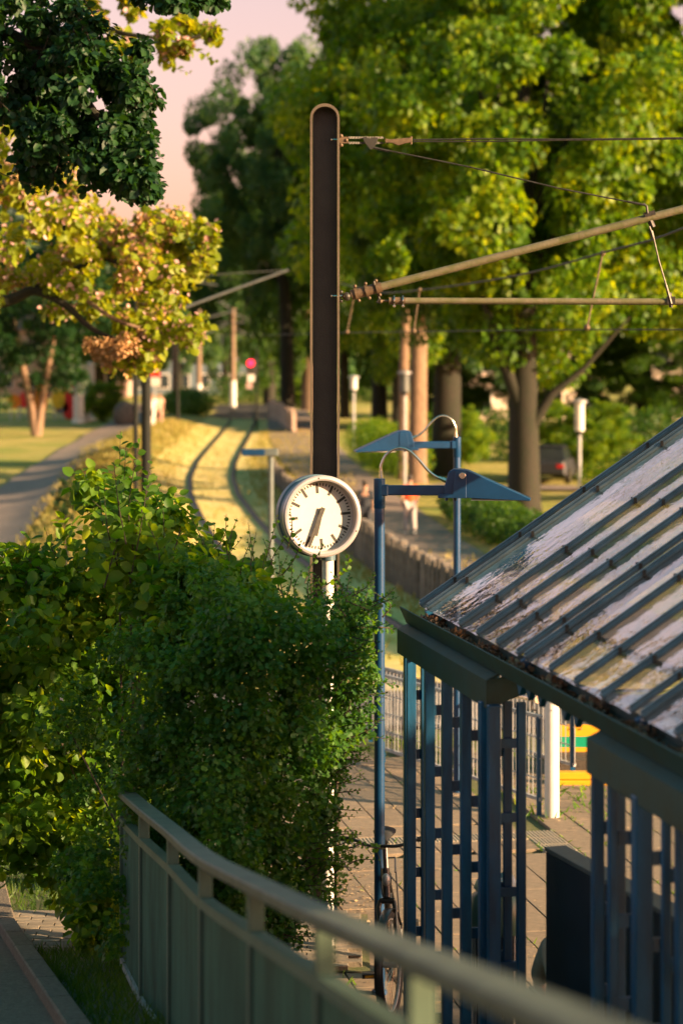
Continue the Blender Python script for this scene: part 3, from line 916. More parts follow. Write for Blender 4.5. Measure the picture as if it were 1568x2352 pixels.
dr = n.nodes.new('ShaderNodeMapRange'); dr.inputs['From Min'].default_value = .4; dr.inputs['From Max'].default_value = .8; dr.inputs['To Min'].default_value = .02; dr.inputs['To Max'].default_value = .10
Lk(tcg.outputs['Object'], nz.inputs['Vector']); Lk(nz.outputs['Fac'], bp.inputs['Height']); Lk(bp.outputs[0], gb.inputs['Normal']); Lk(bp.outputs[0], fr.inputs['Normal'])
Lk(tcg.outputs['Object'], dn.inputs['Vector']); Lk(dn.outputs['Fac'], dr.inputs['Value'])
Lk(dr.outputs[0], m1.inputs[0]); Lk(tb.outputs[0], m1.inputs[1]); Lk(db.outputs[0], m1.inputs[2])
fa = n.nodes.new('ShaderNodeMath'); fa.operation = 'MULTIPLY_ADD'; fa.use_clamp = True; fa.inputs[1].default_value = 1.2; fa.inputs[2].default_value = .26
Lk(fr.outputs[0], fa.inputs[0]); Lk(fa.outputs[0], m2.inputs[0]); Lk(m1.outputs[0], m2.inputs[1]); Lk(gb.outputs[0], m2.inputs[2]); Lk(m2.outputs[0], o_.inputs[0])
for a, b in zip(rib_D, rib_D[1:]):
    if a - b < .17: continue
    nu, nv = 6, 30
    vs = []; fs = []
    for j in range(nv + 1):
        for i in range(nu + 1):
            D = a + (b - a) * i / nu; t = .10 + (T1 - .10) * j / nv
            zz = .004 * math.sin(i / nu * math.pi) + .0012 * math.sin(j * 1.9 + a * 7)
            vs.append(roof(D, t, .008 + zz))
    for j in range(nv):
        for i in range(nu):
            q = j*(nu+1)+i; fs.append((q, q+1, q+nu+2, q+nu+1))
    pm = MB().add(vs, fs).build('glass_pane', gl, sh, world=True, smooth=True, angle=180)
# frame under the roof
mb = MB(); mb.bar(S(D_far - .02, T1, ZG + (T1-.1)*slope), S(D_near, T1, ZG + (T1-.1)*slope), .10, .10); mb.build('ridge_beam', M['blue_dull'], sh, world=True)
for Dr in (15.05, 12.7, 10.7, 8.72):
    mb = MB(); mb.bar(roof(Dr, .12, -.05), roof(Dr, T1, -.05), .05, .07); mb.build('rafter', M['blue_dull'], sh, world=True)
for Dr in (15.05, 10.7, 8.72):
    mb = MB(); mb.bar(S(Dr, 2.7, 0), S(Dr, 2.7, ZG + 2.6 * slope - .08), .09, .09); mb.build('rear_post', M['blue_dull'], sh, world=True)
# saw-toothed brackets under the gutter
for Dr in (12.6, 12.42, 12.2, 11.75, 11.55):
    mb = MB(); mb.prism([S(Dr, .05, ZG - .105), S(Dr - .12, .05, ZG - .105), S(Dr - .06, .05, ZG - .165)], (0, 0, 0), tuple(VS * .03)); mb.build('bracket', M['blue_dull'], sh, world=True)
# fascia boxes
def fascia(Da, Db, t0, zt_, zb_):
    mb = MB()
    prof = [(t0, zb_), (t0, zt_), (t0 + .17, zt_ + .085), (t0 + .17, zt_ + .07), (t0 + .02, zt_ - .01), (t0 + .02, zb_)]
    k = len(prof)
    vs = [S(Da, t, z) for t, z in prof] + [S(Db, t, z) for t, z in prof]
    fs = [tuple(range(k)), tuple(range(2*k-1, k-1, -1))] + [(i, i+k, (i+1) % k + k, (i+1) % k) for i in range(k)]
    mb.add(vs, fs)
    # folded near end going in under the gutter
    for Dx in (Da, Db):
        mb.add([S(Dx, t0, zb_), S(Dx, t0, zt_), S(Dx, t0 + .30, zt_ + .06), S(Dx, t0 + .30, zb_ + .1), S(Dx - .012, t0, zb_), S(Dx - .012, t0, zt_), S(Dx - .012, t0 + .30, zt_ + .06), S(Dx - .012, t0 + .30, zb_ + .1)],
               [(0,1,2,3),(7,6,5,4),(0,4,5,1),(1,5,6,2),(2,6,7,3),(3,7,4,0)])
    mb.build('fascia', M['teal_dark'], sh, world=True)
fascia(15.32, 12.98, -.02, 2.595, 2.445)
fascia(11.06, 8.5, -.02, 2.60, 2.44)
fascia(6.6, 4.8, -.02, 2.60, 2.44)
def slat(D, t, wd, dp, z1=2.47, name='slat'):   # narrower bars in the nearer bay
    mb = MB(); c = S(D, t, z1 / 2 + .02)
    mb.box(tuple(c), (max(.05, wd * 1.45) * min(1, D / 13.5), dp, z1 - .04), rz=math.atan2(US.y, US.x) - math.pi / 2)
    return mb.build(name, M['blue_dull'], sh, world=True, bevel=.004)
wall1 = [(15.14, .036, .052), (15.04, .04, .026), (14.52, .04, .055), (14.05, .04, .056), (13.58, .04, .058), (13.06, .07, .062), (12.93, .05, .05)]
wall2 = [(10.99, .045, .05), (10.76, .03, .045), (10.33, .07, .075), (10.0, .03, .035), (9.8, .045, .06), (9.45, .045, .05), (9.1, .045, .05), (8.75, .06, .07)]
for wl in (wall1, wall2):
    for (D, wd, dp) in wl: slat(D, .012, wd, dp)
    # thinner rear slats, tied to the front ones by short flat spacers
    for q, (Da, _, _) in enumerate(wl[:-1]):
        if q and wl[q - 1][0] - Da < .15: continue
        slat(Da - .02, .115, .02, .03)
        for z in (2.2, 1.83, 1.46, 1.09, .72, .35):
            mb = MB(); mb.bar(S(Da, .03, z), S(Da, .115, z), .016, .06)
            mb.build('spacer', M['blue_dull'], sh, world=True)
slat(13.0, .18, .03, .045)
for k in range(6):
    mb = MB(); mb.bar(S(13.0, .05, .25 + k * .40), S(13.0, .18, .25 + k * .40), .02, .05); mb.build('spacer', M['blue_dull'], sh, world=True)
for z in (.62, .50):
    MB().sphere(S(13.06, 0, z), .009, 8, 5).build('rivet', M['steel'], sh, world=True)
for D_ in (15.0, 13.05, 10.9, 8.75):
    mb = MB(); mb.bar(S(D_, .04, 2.46), S(D_, .3, 2.62), .04, .05); mb.build('cross_rail', M['blue_dull'], sh, world=True)
# seat bench inside
mb = MB()
bn = thing('shelter_bench', 'dark metal bench inside the shelter, mostly hidden by the tall dark panel', 'bench', S(14.0, .61, 0))
for t in (.50, .61, .72): 
    MB().bar(S(14.7, t, .45), S(13.3, t, .45), .09, .03).build('seat_slat', M['iron'], bn, world=True)
for D_ in (14.5, 13.45): MB().bar(S(D_, .61, 0), S(D_, .61, .44), .06, .06).build('leg', M['iron'], bn, world=True)

# tall dark panel standing inside the shelter
M['panel_dark'] = mat('dark_blue_black_panel', (0.012, 0.022, 0.032), 0.35, 0.0, 0.25, 3, bump=0.03)
M['panel_top'] = mat('grey_panel_top', (0.07, 0.085, 0.08), 0.45, 0.0, 0.2, 6)
a = Vector((468 / F * 13.1, 13.1, 0)); dn_ = Vector((.30, -1, 0)).normalized()
zc_ = P(0, 1950, 13.1).z
cab = thing('display_cabinet', 'tall dark blue display cabinet with a flat grey top on the platform', 'cabinet', tuple(a + dn_ * .8))
sd = Vector((-dn_.y, dn_.x, 0)) 
b1, b2 = a, a + dn_ * 2.0
b3, b4 = b2 + sd * .115, b1 + sd * .115
mb = MB(); mb.add([b1, b2, b3, b4] + [q + Vector((0, 0, zc_ - .012)) for q in (b1, b2, b3, b4)], [(0,1,2,3),(7,6,5,4),(0,4,5,1),(1,5,6,2),(2,6,7,3),(3,7,4,0)])
mb.build('body', M['panel_dark'], cab, world=True, bevel=.006)
mb = MB(); oo = dn_ * .006 
b1_, b2_, b3_, b4_ = b1 - oo - sd*.006, b2 + oo - sd*.006, b3 + oo + sd*.006, b4 - oo + sd*.006
mb.add([q + Vector((0, 0, zc_ - .012)) for q in (b1_, b2_, b3_, b4_)] + [q + Vector((0, 0, zc_ + .012)) for q in (b1_, b2_, b3_, b4_)], [(0,1,2,3),(7,6,5,4),(0,4,5,1),(1,5,6,2),(2,6,7,3),(3,7,4,0)])
mb.build('top', M['panel_top'], cab, world=True, bevel=.003)

# litter bin
bn = thing('litter_bin', 'ribbed dark litter bin with a green rim and a plastic bag sticking out', 'bin', (.965, 15.0, 0))
mb = MB(); mb.lathe([(.14, 0), (.145, .02), (.155, .80), (.001, .80)], 28)
mb.build('body', M['panel_dark'], bn, smooth=True)
for k in range(28):
    a_ = 2 * math.pi * k / 28
    MB().tube([(.15 * math.cos(a_), .15 * math.sin(a_), .03), (.158 * math.cos(a_), .158 * math.sin(a_), .79)], .006, 6).build('rib', M['galv'], bn)
M['bin_green'] = mat('bin_green', (0.07, 0.14, 0.115), 0.35, 0, .1, 8)
MB().lathe([(.166, .76), (.178, .80), (.178, .88), (.16, .98), (.10, 1.03), (.09, .99), (.001, .97)], 28).build('rim', M['bin_green'], bn, smooth=True, angle=50)
mb = MB(); mb.lathe([(.10, .97), (.14, 1.02), (.13, 1.07), (.09, 1.11), (.06, 1.06), (.001, 1.07)], 18)
me_b = mb.build('plastic_bag', mat('plastic_bag', (.5, .55, .55), .3, 0, .1, 10, bump=.5, bscale=30), bn, smooth=True, angle=180)
for v_ in me_b.data.vertices: v_.co += Vector((rng.normal(), rng.normal(), rng.normal())) * .010

# ------------------------------------------------------------------ crossing barriers
def mesh_barrier(name, label, A, B, h0=.16, h1=.92, step=.075, mt=None, group='grey mesh barriers at the crossing'):
    mt = mt or M['galv']
    t = thing(name, label, 'barrier', (A[0], A[1], ground_z(A[1])), 0, group)
    A = Vector((A[0], A[1], 0)); B = Vector((B[0], B[1], 0)); d = (B - A); Lh = d.length; d.normalize()
    up = Vector((0, 0, 1))
    for z in (h0, h1):
        MB().bar(A + up*z, B + up*z, .03, .03).build('rail', mt, t, world=True)
    n_ = int(Lh / step)
    for i in range(n_ + 1):
        q = A + d * (Lh * i / n_)
        w_ = .014 if i % 3 else .028
        MB().bar(q + up*h0, q + up*h1, w_, .01).build('bar', mt, t, world=True)
    for z in (h0 + .19, h0 + .38, h0 + .57):
        MB().bar(A + up*z + Vector((0,-.012,0)), B + up*z + Vector((0,-.012,0)), .008, .010).build('cross_wire', mt, t, world=True)
    for q in (A + d*.04, A + d * (Lh*.5), B - d*.04):
        MB().bar(q, q + up*h1, .045, .045).build('post', M['blue_dull'], t, world=True)
    return t
mesh_barrier('mesh_barrier', 'grey mesh barrier panel ending at the thick white post', (.42, 25.45), (1.86, 22.55), .15, .92)
mesh_barrier('mesh_barrier', 'second mesh barrier behind the first, nearer the asphalt crossing', (.95, 27.2), (2.35, 24.4), .15, .95, .085)
mesh_barrier('mesh_barrier', 'leftmost mesh barrier behind the nearest blue lamp pole', (-.10, 27.6), (.75, 25.9), .15, .85, .08)
hr = thing('handrail', 'short round steel handrail above the mesh barrier with a closed end', 'handrail', P(1175, 1640, 24))
ea, eb = P(1120, 1583, 24.6), P(1232, 1606, 23.6)
MB().tube([ea, eb], .030, 14).build('tube', M['steel'], hr, world=True, smooth=True)
MB().tube([eb, eb + (eb - ea).normalized() * .03], .040, 14).build('end_cap', M['steel'], hr, world=True, smooth=True)
MB().tube(smooth_path([eb + Vector((-.05, 0, -.02)), eb + Vector((-.05, 0, -.09)), eb + Vector((0, 0, -.11))], 4), .010, 8).build('hook', M['iron'], hr, world=True)
MB().tube([Vector((ea.x + .1, ea.y, ground_z(ea.y))), ea + Vector((.1, 0, -.02))], .03, 12).build('post', M['white'], hr, world=True, smooth=True)
wp = thing('white_post', 'thick white round post at the end of the mesh barrier', 'post', (1.955, 22.5, 0))
MB().lathe([(.068, 0), (.068, 1.06), (.062, 1.085), (.055, 1.09), (.05, 1.086), (.001, 1.086)], 28).build('shaft', M['white'], wp, smooth=True)
MB().sphere((-.012, -.069, 1.0), .006, 8, 5).build('screw', M['iron'], wp)
MB().lathe([(.05, 1.0865), (.04, 1.094), (.001, 1.096)], 20).build('cap', M['blue_dull'], wp)

# yellow and green stop board with timbers behind
bs = thing('buffer_board', 'yellow board with a green middle stripe beside the white post', 'board', (P(1350, 0, 25).x, 25.05, -.1))
x0, x1 = P(1283, 0, 25).x, P(1440, 0, 25).x
for (y0, y1, m_) in ((1664, 1691, 'yellow'), (1691, 1716, 'green_sign'), (1716, 1743, 'yellow')):
    z1, z0 = P(0, y0, 25).z, P(0, y1, 25).z
    MB().box(((x0+x1)/2, 25, (z0+z1)/2), (x1-x0, .03, z1-z0 - .001)).build('stripe', M[m_], bs, world=True)
for px in (1311, 1334, 1400):
    MB().sphere(P(px, 1674, 24.975), .010, 8, 5).build('bolt', M['steel'], bs, world=True)
for px in (1300, 1420):
    MB().box((P(px, 0, 25.1).x, 25.08, 0.12), (.09, .09, .62)).build('post', M['wood'], bs, world=True)
for i, (y_, z_) in enumerate(((24.75, .02), (24.98, .045), (25.22, .04), (25.5, .05))):
    tb_ = thing('timber_sleeper', ('nearest', 'second', 'third', 'farthest')[i] + ' dark timber sleeper lying under the yellow and green board', 'sleeper', (3.1, y_, z_), 0.02 * i, 'timbers stacked under the board')
    MB().box((0, 0, .07), (1.9, .19, .14)).build('beam', M['wood'], tb_, bevel=.01)
yb = thing('yellow_beam', 'low yellow timber beam on the ground right of the white post', 'beam', (2.95, 24.2, .0))
MB().box((0, 0, .085), (1.7, .13, .07)).build('upper_board', M['yellow'], yb, bevel=.006)
MB().box((0, -.02, .02), (1.75, .16, .05)).build('lower_board', M['yellow'], yb, bevel=.006)
for x_ in (-.6, .5): MB().box((x_, .02, .05), (.1, .1, .1)).build('block', M['wood'], yb)

# ------------------------------------------------------------------ ramp with curved railing
rail_tab = [(286, 1812, 15.5), (331, 1850, 13.75), (397, 1902, 12.4), (472, 1962, 10.3), (587, 2020, 8.63), (745, 2092, 7.0), (966, 2182, 5.2), (1165, 2262, 4.2), (1375, 2352, 3.5), (1700, 2520, 2.75), (2300, 2880, 2.0)]
rail_pts = [((a_ - 784) / F * d_, d_) for a_, b_, d_ in rail_tab]
_rd = [d_ for a_, b_, d_ in rail_tab][::-1]; _rz = [CAM_Z - (b_ - 790) / F * d_ for a_, b_, d_ in rail_tab][::-1]
def rail_z(y):
    if y > 15.5: return 1.535 + .155 * (15.5 - y)
    return float(np.interp(y, _rd, _rz))
H_R = 1.14
RP = smooth_path([(x, y, rail_z(y)) for x, y in rail_pts], 8)
def side_at(i):
    a = RP[max(0, i-1)]; b = RP[min(len(RP)-1, i+1)]
    d = Vector((b.x-a.x, b.y-a.y, 0)).normalized()
    return Vector((-d.y, d.x, 0)) * -1    # towards the left of travel = camera side
rl = thing('ramp_railing', 'sage green railing of ribbed sheets curving up towards the camera', 'railing', (rail_pts[2][0], rail_pts[2][1], rail_z(12.4) - H_R))
def ribbon(name, prof, m_, i0=0, i1=None, smooth=False):
    i1 = len(RP) if i1 is None else i1
    vs = []; fs = []; k = len(prof)
    for c, i in enumerate(range(i0, i1)):
        s = side_at(i)
        for (u, z) in prof: vs.append(RP[i] + s * u + Vector((0, 0, z)))
        if c:
            for j in range(k):
                j2 = (j + 1) % k
                fs.append(((c-1)*k+j, c*k+j, c*k+j2, (c-1)*k+j2))
    fs.append(tuple(range(k))); fs.append(tuple((i1-i0-1)*k + j for j in range(k-1, -1, -1)))
    return MB().add(vs, fs).build(name, m_, rl, world=True, bevel=0)
ribbon('handrail', [(-.052, -.006), (-.046, 0), (.046, 0), (.052, -.006), (.052, -.036), (.046, -.042), (-.046, -.042), (-.052, -.036)], M['rail_top'])
ribbon('lower_rail', [(-.03, -.185), (.03, -.185), (.03, -.225), (-.03, -.225)], M['rail_green'])
ribbon('bottom_rail', [(-.03, -H_R + .02), (.03, -H_R + .02), (.03, -H_R + .06), (-.03, -H_R + .06)], M['galv'])
for k, (x, y) in enumerate(rail_pts[:7] + rail_pts[8:10]):
    i = min(range(len(RP)), key=lambda q: (RP[q].x - x)**2 + (RP[q].y - y)**2)
    s = side_at(i); d = Vector((-s.y, s.x, 0)); a_ = math.atan2(d.y, d.x)
    mb = MB(); mb.box((0, 0, 0), (.06, .058, H_R - .05)); o_p = mb.build('post', M['rail_green'], rl, bevel=.004)
    o_p.location = Vector((x, y, rail_z(y) - .05 - (H_R - .05) / 2)) - rl.location; o_p.rotation_euler = (0, 0, a_)
# corrugated panels between posts
idxs = [min(range(len(RP)), key=lambda q: (RP[q].x - x)**2 + (RP[q].y - y)**2) for x, y in rail_pts]
def rp_at(f_):
    i = int(math.floor(f_)); i = min(i, len(RP) - 2); return RP[i].lerp(RP[i+1], f_ - i)
for i0, i1 in zip(idxs, idxs[1:]):
    Lp = sum((RP[j+1]-RP[j]).length for j in range(i0, i1)); nw = max(12, int(Lp / .022))
    vs = []; fs = []
    for j in range(nw * 2 + 1):
        f_ = i0 + (i1 - i0) * j / (nw * 2)
        p = rp_at(f_); s = side_at(min(len(RP)-1, int(round(f_))))
        off = .004 + (.007 if j % 2 else 0.0)
        for z in (-.215, -H_R + .05): vs.append(p + s * off + Vector((0, 0, z)))
        if j: fs.append((2*j-2, 2*j, 2*j+1, 2*j-1))
    n_ = len(vs)
    vs += [v_ - Vector((0, 0, 0)) + (side_at(i0) * -.004) for v_ in vs[:n_]]
    fs += [tuple(q + n_ for q in reversed(f)) for f in fs[:]]
    MB().add(vs, fs).build('ribbed_panel', M['panel_green'], rl, world=True)

# ramp body and bottom of the ramp with its kerb
def ramp_z(y): return max(0.0, .155 * (18.1 - y))
def ramp_sheet(name, xl, xr, y0, y1, dz, m_, n_=24):
    vs = []; fs = []
    for i in range(n_ + 1):
        y = y0 + (y1 - y0) * i / n_
        for j in range(7):
            x = xl(y) + (xr(y) - xl(y)) * j / 6
            vs.append((x, y, ramp_z(y) + dz))
        if i:
            for j in range(6):
                q = (i-1)*7+j; fs.append((q, q+1, q+8, q+7))
    me = bpy.data.meshes.new(name); me.from_pydata(vs, [], fs); me.materials.append(m_); me.shade_smooth()
    o = link(bpy.data.objects.new(name, me)); o['kind'] = 'structure'; return o
def rail_x(y):
    pts = sorted([(b, a) for a, b in rail_pts])
    if y <= pts[0][0]: return pts[0][1]
    for (ya, xa), (yb, xb) in zip(pts, pts[1:]):
        if y <= yb: return xa + (xb - xa) * (y - ya) / (yb - ya)
    return pts[-1][1] - .16 * (y - pts[-1][0])
kerb_x = lambda y: -1.457 - .197 * (y - 12.8)
ramp_sheet('verge_bank', lambda y: kerb_x(y) - .02, lambda y: rail_x(y) + .35, 1.0, 17.2, -.03, M['gravel'])
ramp_sheet('gravel_path', lambda y: kerb_x(y) - 3.2, lambda y: kerb_x(y) + .02, 1.0, 21.5, .0, M['gravel'])
kb = thing('kerb', 'dark stone kerb running down between the gravel path and the grass', 'kerb', (kerb_x(15), 15, ramp_z(15)))
for j in range(17):
    ya, yb_ = 3.2 + j * 1.0, 3.2 + j * 1.0 + .985
    mb = MB(); mb.bar((kerb_x(ya), ya, ramp_z(ya) + .0), (kerb_x(yb_), yb_, ramp_z(yb_) + .0), .13, .16)
    mb.build('kerb_stone', M['gravel'], kb, world=True, bevel=.01)
# brick pavers at the foot of the ramp
pv_bed = verge('paved_strip', -3.2, .2, 16.9, 18.6, .012, M['joint'])
pm_ = slab_mesh('brick', .192, .092, .05, M['paver'])
cnt = 0
for r in range(17):
    for c in range(17):
        x = -3.05 + c * .2 + (.1 if r % 2 else 0); y = 16.97 + r * .098
        if x > .1 or cnt >= 290: continue
        ob = bpy.data.objects.new('brick', pm_); link(ob, pv_bed); cnt += 1
        ob.location = (x, y, .048 + random.uniform(-.003, .003)); ob.rotation_euler = (random.uniform(-.01, .01), random.uniform(-.01, .01), random.uniform(-.008, .008))
# ------------------------------------------------------------------ bicycle
def make_bike():
    t = thing('bicycle', 'black bicycle parked against the nearest blue lamp, seen from its front wheel', 'bicycle')
    r = .345
    M['rubber'] = mat('tyre_rubber', (.018, .018, .018), .8, 0, .2, 20)
    M['bike_black'] = mat('black_frame_paint', (.02, .02, .022), .3, 0, .2, 10)
    def wheel(cx, steer=0.0):
        Mx = Matrix.Translation((cx, 0, r)) @ Matrix.Rotation(steer, 4, 'Z') @ Matrix.Rotation(R(90), 4, 'X')
        w_ = bpy.data.objects.new('wheel', None); link(w_, t)
        ty = MB(); ty.lathe([(r - .045, -.012), (r - .03, -.021), (r - .01, -.018), (r, 0), (r - .01, .018), (r - .03, .021), (r - .045, .012)], 48, Mx)
        o = ty.build('tyre', M['rubber'], w_, smooth=True)
        MB().lathe([(r - .046, -.010), (r - .056, -.008), (r - .056, .008), (r - .046, .010), (r - .046, -.010)], 40, Mx).build('rim', M['galv'], w_, smooth=True)
        sp_ = MB()
        for k in range(28):
            a = 2*math.pi*k/28; a2 = a + (.35 if k % 2 else -.35)
            sp_.tube([Mx @ Vector((.022*math.cos(a2), .022*math.sin(a2), .028 if k % 4 < 2 else -.028)), Mx @ Vector(((r-.05)*math.cos(a), (r-.05)*math.sin(a), 0))], .0013, 4)
        s_ = sp_.build('spokes', M['steel'], w_); s_['kind'] = 'stuff'
        MB().tube([Mx @ Vector((0, 0, -.05)), Mx @ Vector((0, 0, .05))], .02, 12).build('hub', M['galv'], w_, smooth=True)
        # mudguard
        mg = MB(); vs = []; fs = []
        for i in range(19):
            a = R(-25 + 175 * i / 18) if cx > 0 else R(20 + 180 * i / 18)
            for z in (-.028, -.018, .018, .028):
                rr_ = r + .018 - (.006 if abs(z) > .02 else 0)
                vs.append(Mx @ Vector((rr_*math.cos(a), rr_*math.sin(a), z)))
            if i:
                for k in range(3): q = (i-1)*4+k; fs.append((q, q+1, q+5, q+4))
        mg.add(vs, fs).build('mudguard', M['bike_black'], w_, smooth=True)
        return Mx
    st_ = R(-12)
    fw = wheel(.56, st_); wheel(-.52)
    f = MB()
    head_t, head_b = Vector((.30, 0, .92)), Vector((.36, 0, .74))
    bb, seat_t = Vector((-.08, 0, .29)), Vector((-.24, 0, .80))
    f.tube([head_b, bb], .022, 12); f.tube([head_t * .98 + Vector((0, 0, .0)), seat_t * .95 + Vector((0, 0, -.06))], .018, 12); f.tube([bb, seat_t], .017, 12)
    for s in (-1, 1):
        f.tube([bb + Vector((0, s*.03, 0)), Vector((-.52, s*.06, r))], .010, 8); f.tube([seat_t + Vector((.01, s*.02, -.08)), Vector((-.52, s*.06, r))], .009, 8)
    f.tube([head_t, head_b], .026, 12); f.build('frame', M['bike_black'], t, smooth=True)
    k = MB()
    S_ = Matrix.Rotation(st_, 3, 'Z')
    ax = Vector((.56, 0, r))
    cr = head_b + Vector((.01, 0, -.02))
    for s in (-1, 1):
        k.tube([cr + S_ @ Vector((0, s*.045, 0)), cr + S_ @ Vector((.02, s*.055, -.04)), ax + S_ @ Vector((-.01, s*.055, 0))], .016, 10)
    k.tube([cr + S_ @ Vector((0, -.05, .0)), cr + S_ @ Vector((0, .05, .0))], .020, 10)
    k.build('fork', M['bike_black'], t, smooth=True)
    MB().tube([head_t, Vector((.265, 0, 1.05))], .013, 10).build('stem', M['bike_black'], t, smooth=True)
    hb = Vector((.30, 0, 1.07))
    h_ = MB(); pts = [hb + S_ @ Vector(p) for p in ((-.10, -.32, .03), (-.05, -.22, .03), (.0, -.10, .0), (.01, 0, 0), (.0, .10, .0), (-.05, .22, .03), (-.10, .32, .03))]
    h_.tube(smooth_path(pts, 5), .011, 10); h_.build('handlebar', M['bike_black'], t, smooth=True)
    for s in (-1, 1):
        MB().tube([hb + S_ @ Vector((-.055, s*.215, .03)), hb + S_ @ Vector((-.105, s*.33, .03))], .017, 10).build('grip', M['rubber'], t, smooth=True)
        MB().tube(smooth_path([hb + S_ @ Vector((-.02, s*.15, .02)), hb + S_ @ Vector((.03, s*.20, .0)), hb + S_ @ Vector((.0, s*.31, -.02))], 4), .006, 8).build('brake_lever', M['bike_black'], t, smooth=True)
    MB().tube(smooth_path([hb + Vector((0, -.06, 0)), hb + Vector((.10, -.03, -.10)), hb + Vector((.06, -.03, -.30)), hb + Vector((.08, .0, -.36))], 5), .004, 6).build('brake_cable', M['rubber'], t)
    MB().tube([seat_t, seat_t + Vector((-.05, 0, .18))], .013, 10).build('seat_post', M['galv'], t, smooth=True)
    sd_ = MB(); sc = seat_t + Vector((-.05, 0, .20))
    vs = []; fs = []
    prof = [(.16, .02, .0), (.10, .03, .012), (.0, .045, .015), (-.07, .075, .02), (-.12, .08, .03), (-.15, .05, .03)]
    for x, wd_, z in prof:
        for a in range(10):
            q = 2*math.pi*a/10; vs.append(sc + Vector((x, wd_*math.cos(q), z + .025*math.sin(q))))
    for i in range(len(prof)-1):
        for a in range(10): fs.append((i*10+a, i*10+(a+1) % 10, (i+1)*10+(a+1) % 10, (i+1)*10+a))
    fs.append(tuple(range(10))); fs.append(tuple(50 + a for a in range(9, -1, -1)))
    sd_.add(vs, fs).build('saddle', M['rubber'], t, smooth=True)
    c_ = MB(); c_.tube([bb + Vector((0, -.08, 0)), bb + Vector((0, .08, 0))], .016, 8)
    c_.bar(bb + Vector((0, -.075, 0)), bb + Vector((.0, -.085, -.17)), .02, .012); c_.bar(bb + Vector((0, .075, 0)), bb + Vector((0, .085, .17)), .02, .012)
    c_.build('crank', M['galv'], t)
    for s, z in ((-1, -.17), (1, .17)):
        p_ = MB().box((bb.x, bb.y + s*.15, bb.z + z), (.09, .10, .028)).build('pedal', M['rubber'], t)
        MB().box((bb.x + .046, bb.y + s*.15, bb.z + z), (.004, .06, .016)).build('reflector', M['yellow'], p_)
    rk = MB()
    for s in (-1, 1): rk.tube([Vector((-.30, s*.06, .76)), Vector((-.78, s*.06, .76)), Vector((-.52, s*.07, r))], .006, 6)
    rk.tube([Vector((-.78, -.06, .76)), Vector((-.78, .06, .76))], .006, 6); rk.build('luggage_rack', M['bike_black'], t)
    MB().sphere(head_t + Vector((.07, 0, -.06)), .035, 12, 8, (1, .8, 1.2)).build('headlight', M['galv'], t, smooth=True)
    return t
bike = make_bike()
bike.location = (.345, 16.35, 0)
bike.rotation_euler = (R(3), 0, R(-91))

# ------------------------------------------------------------------ people
M['skin'] = mat('skin', (.42, .24, .16), .55, 0, .08, 8)
M['hair_dark'] = mat('dark_hair', (.03, .02, .015), .6, 0, .3, 40)
M['hair_fair'] = mat('fair_hair', (.25, .15, .08), .6, 0, .3, 40)
def skin_mesh(name, verts, edges, radii, material, parent, sub=2, root=0):
    me = bpy.data.meshes.new(name); me.from_pydata([tuple(v) for v in verts], edges, [])
    o = bpy.data.objects.new(name, me); scene.collection.objects.link(o)
    o.modifiers.new('skin', 'SKIN'); s = o.modifiers.new('sub', 'SUBSURF'); s.levels = sub; s.render_levels = sub
    for i, r in enumerate(radii):
        sv = me.skin_vertices[0].data[i]; sv.radius = r if isinstance(r, tuple) else (r, r); sv.use_root = (i == root)
    dg = bpy.context.evaluated_depsgraph_get(); dg.update()
    m2 = bpy.data.meshes.new_from_object(o.evaluated_get(dg)); m2.name = name
    bpy.data.objects.remove(o); bpy.data.meshes.remove(me)
    m2.materials.clear(); m2.materials.append(material); m2.shade_smooth()
    return link(bpy.data.objects.new(name, m2), parent)
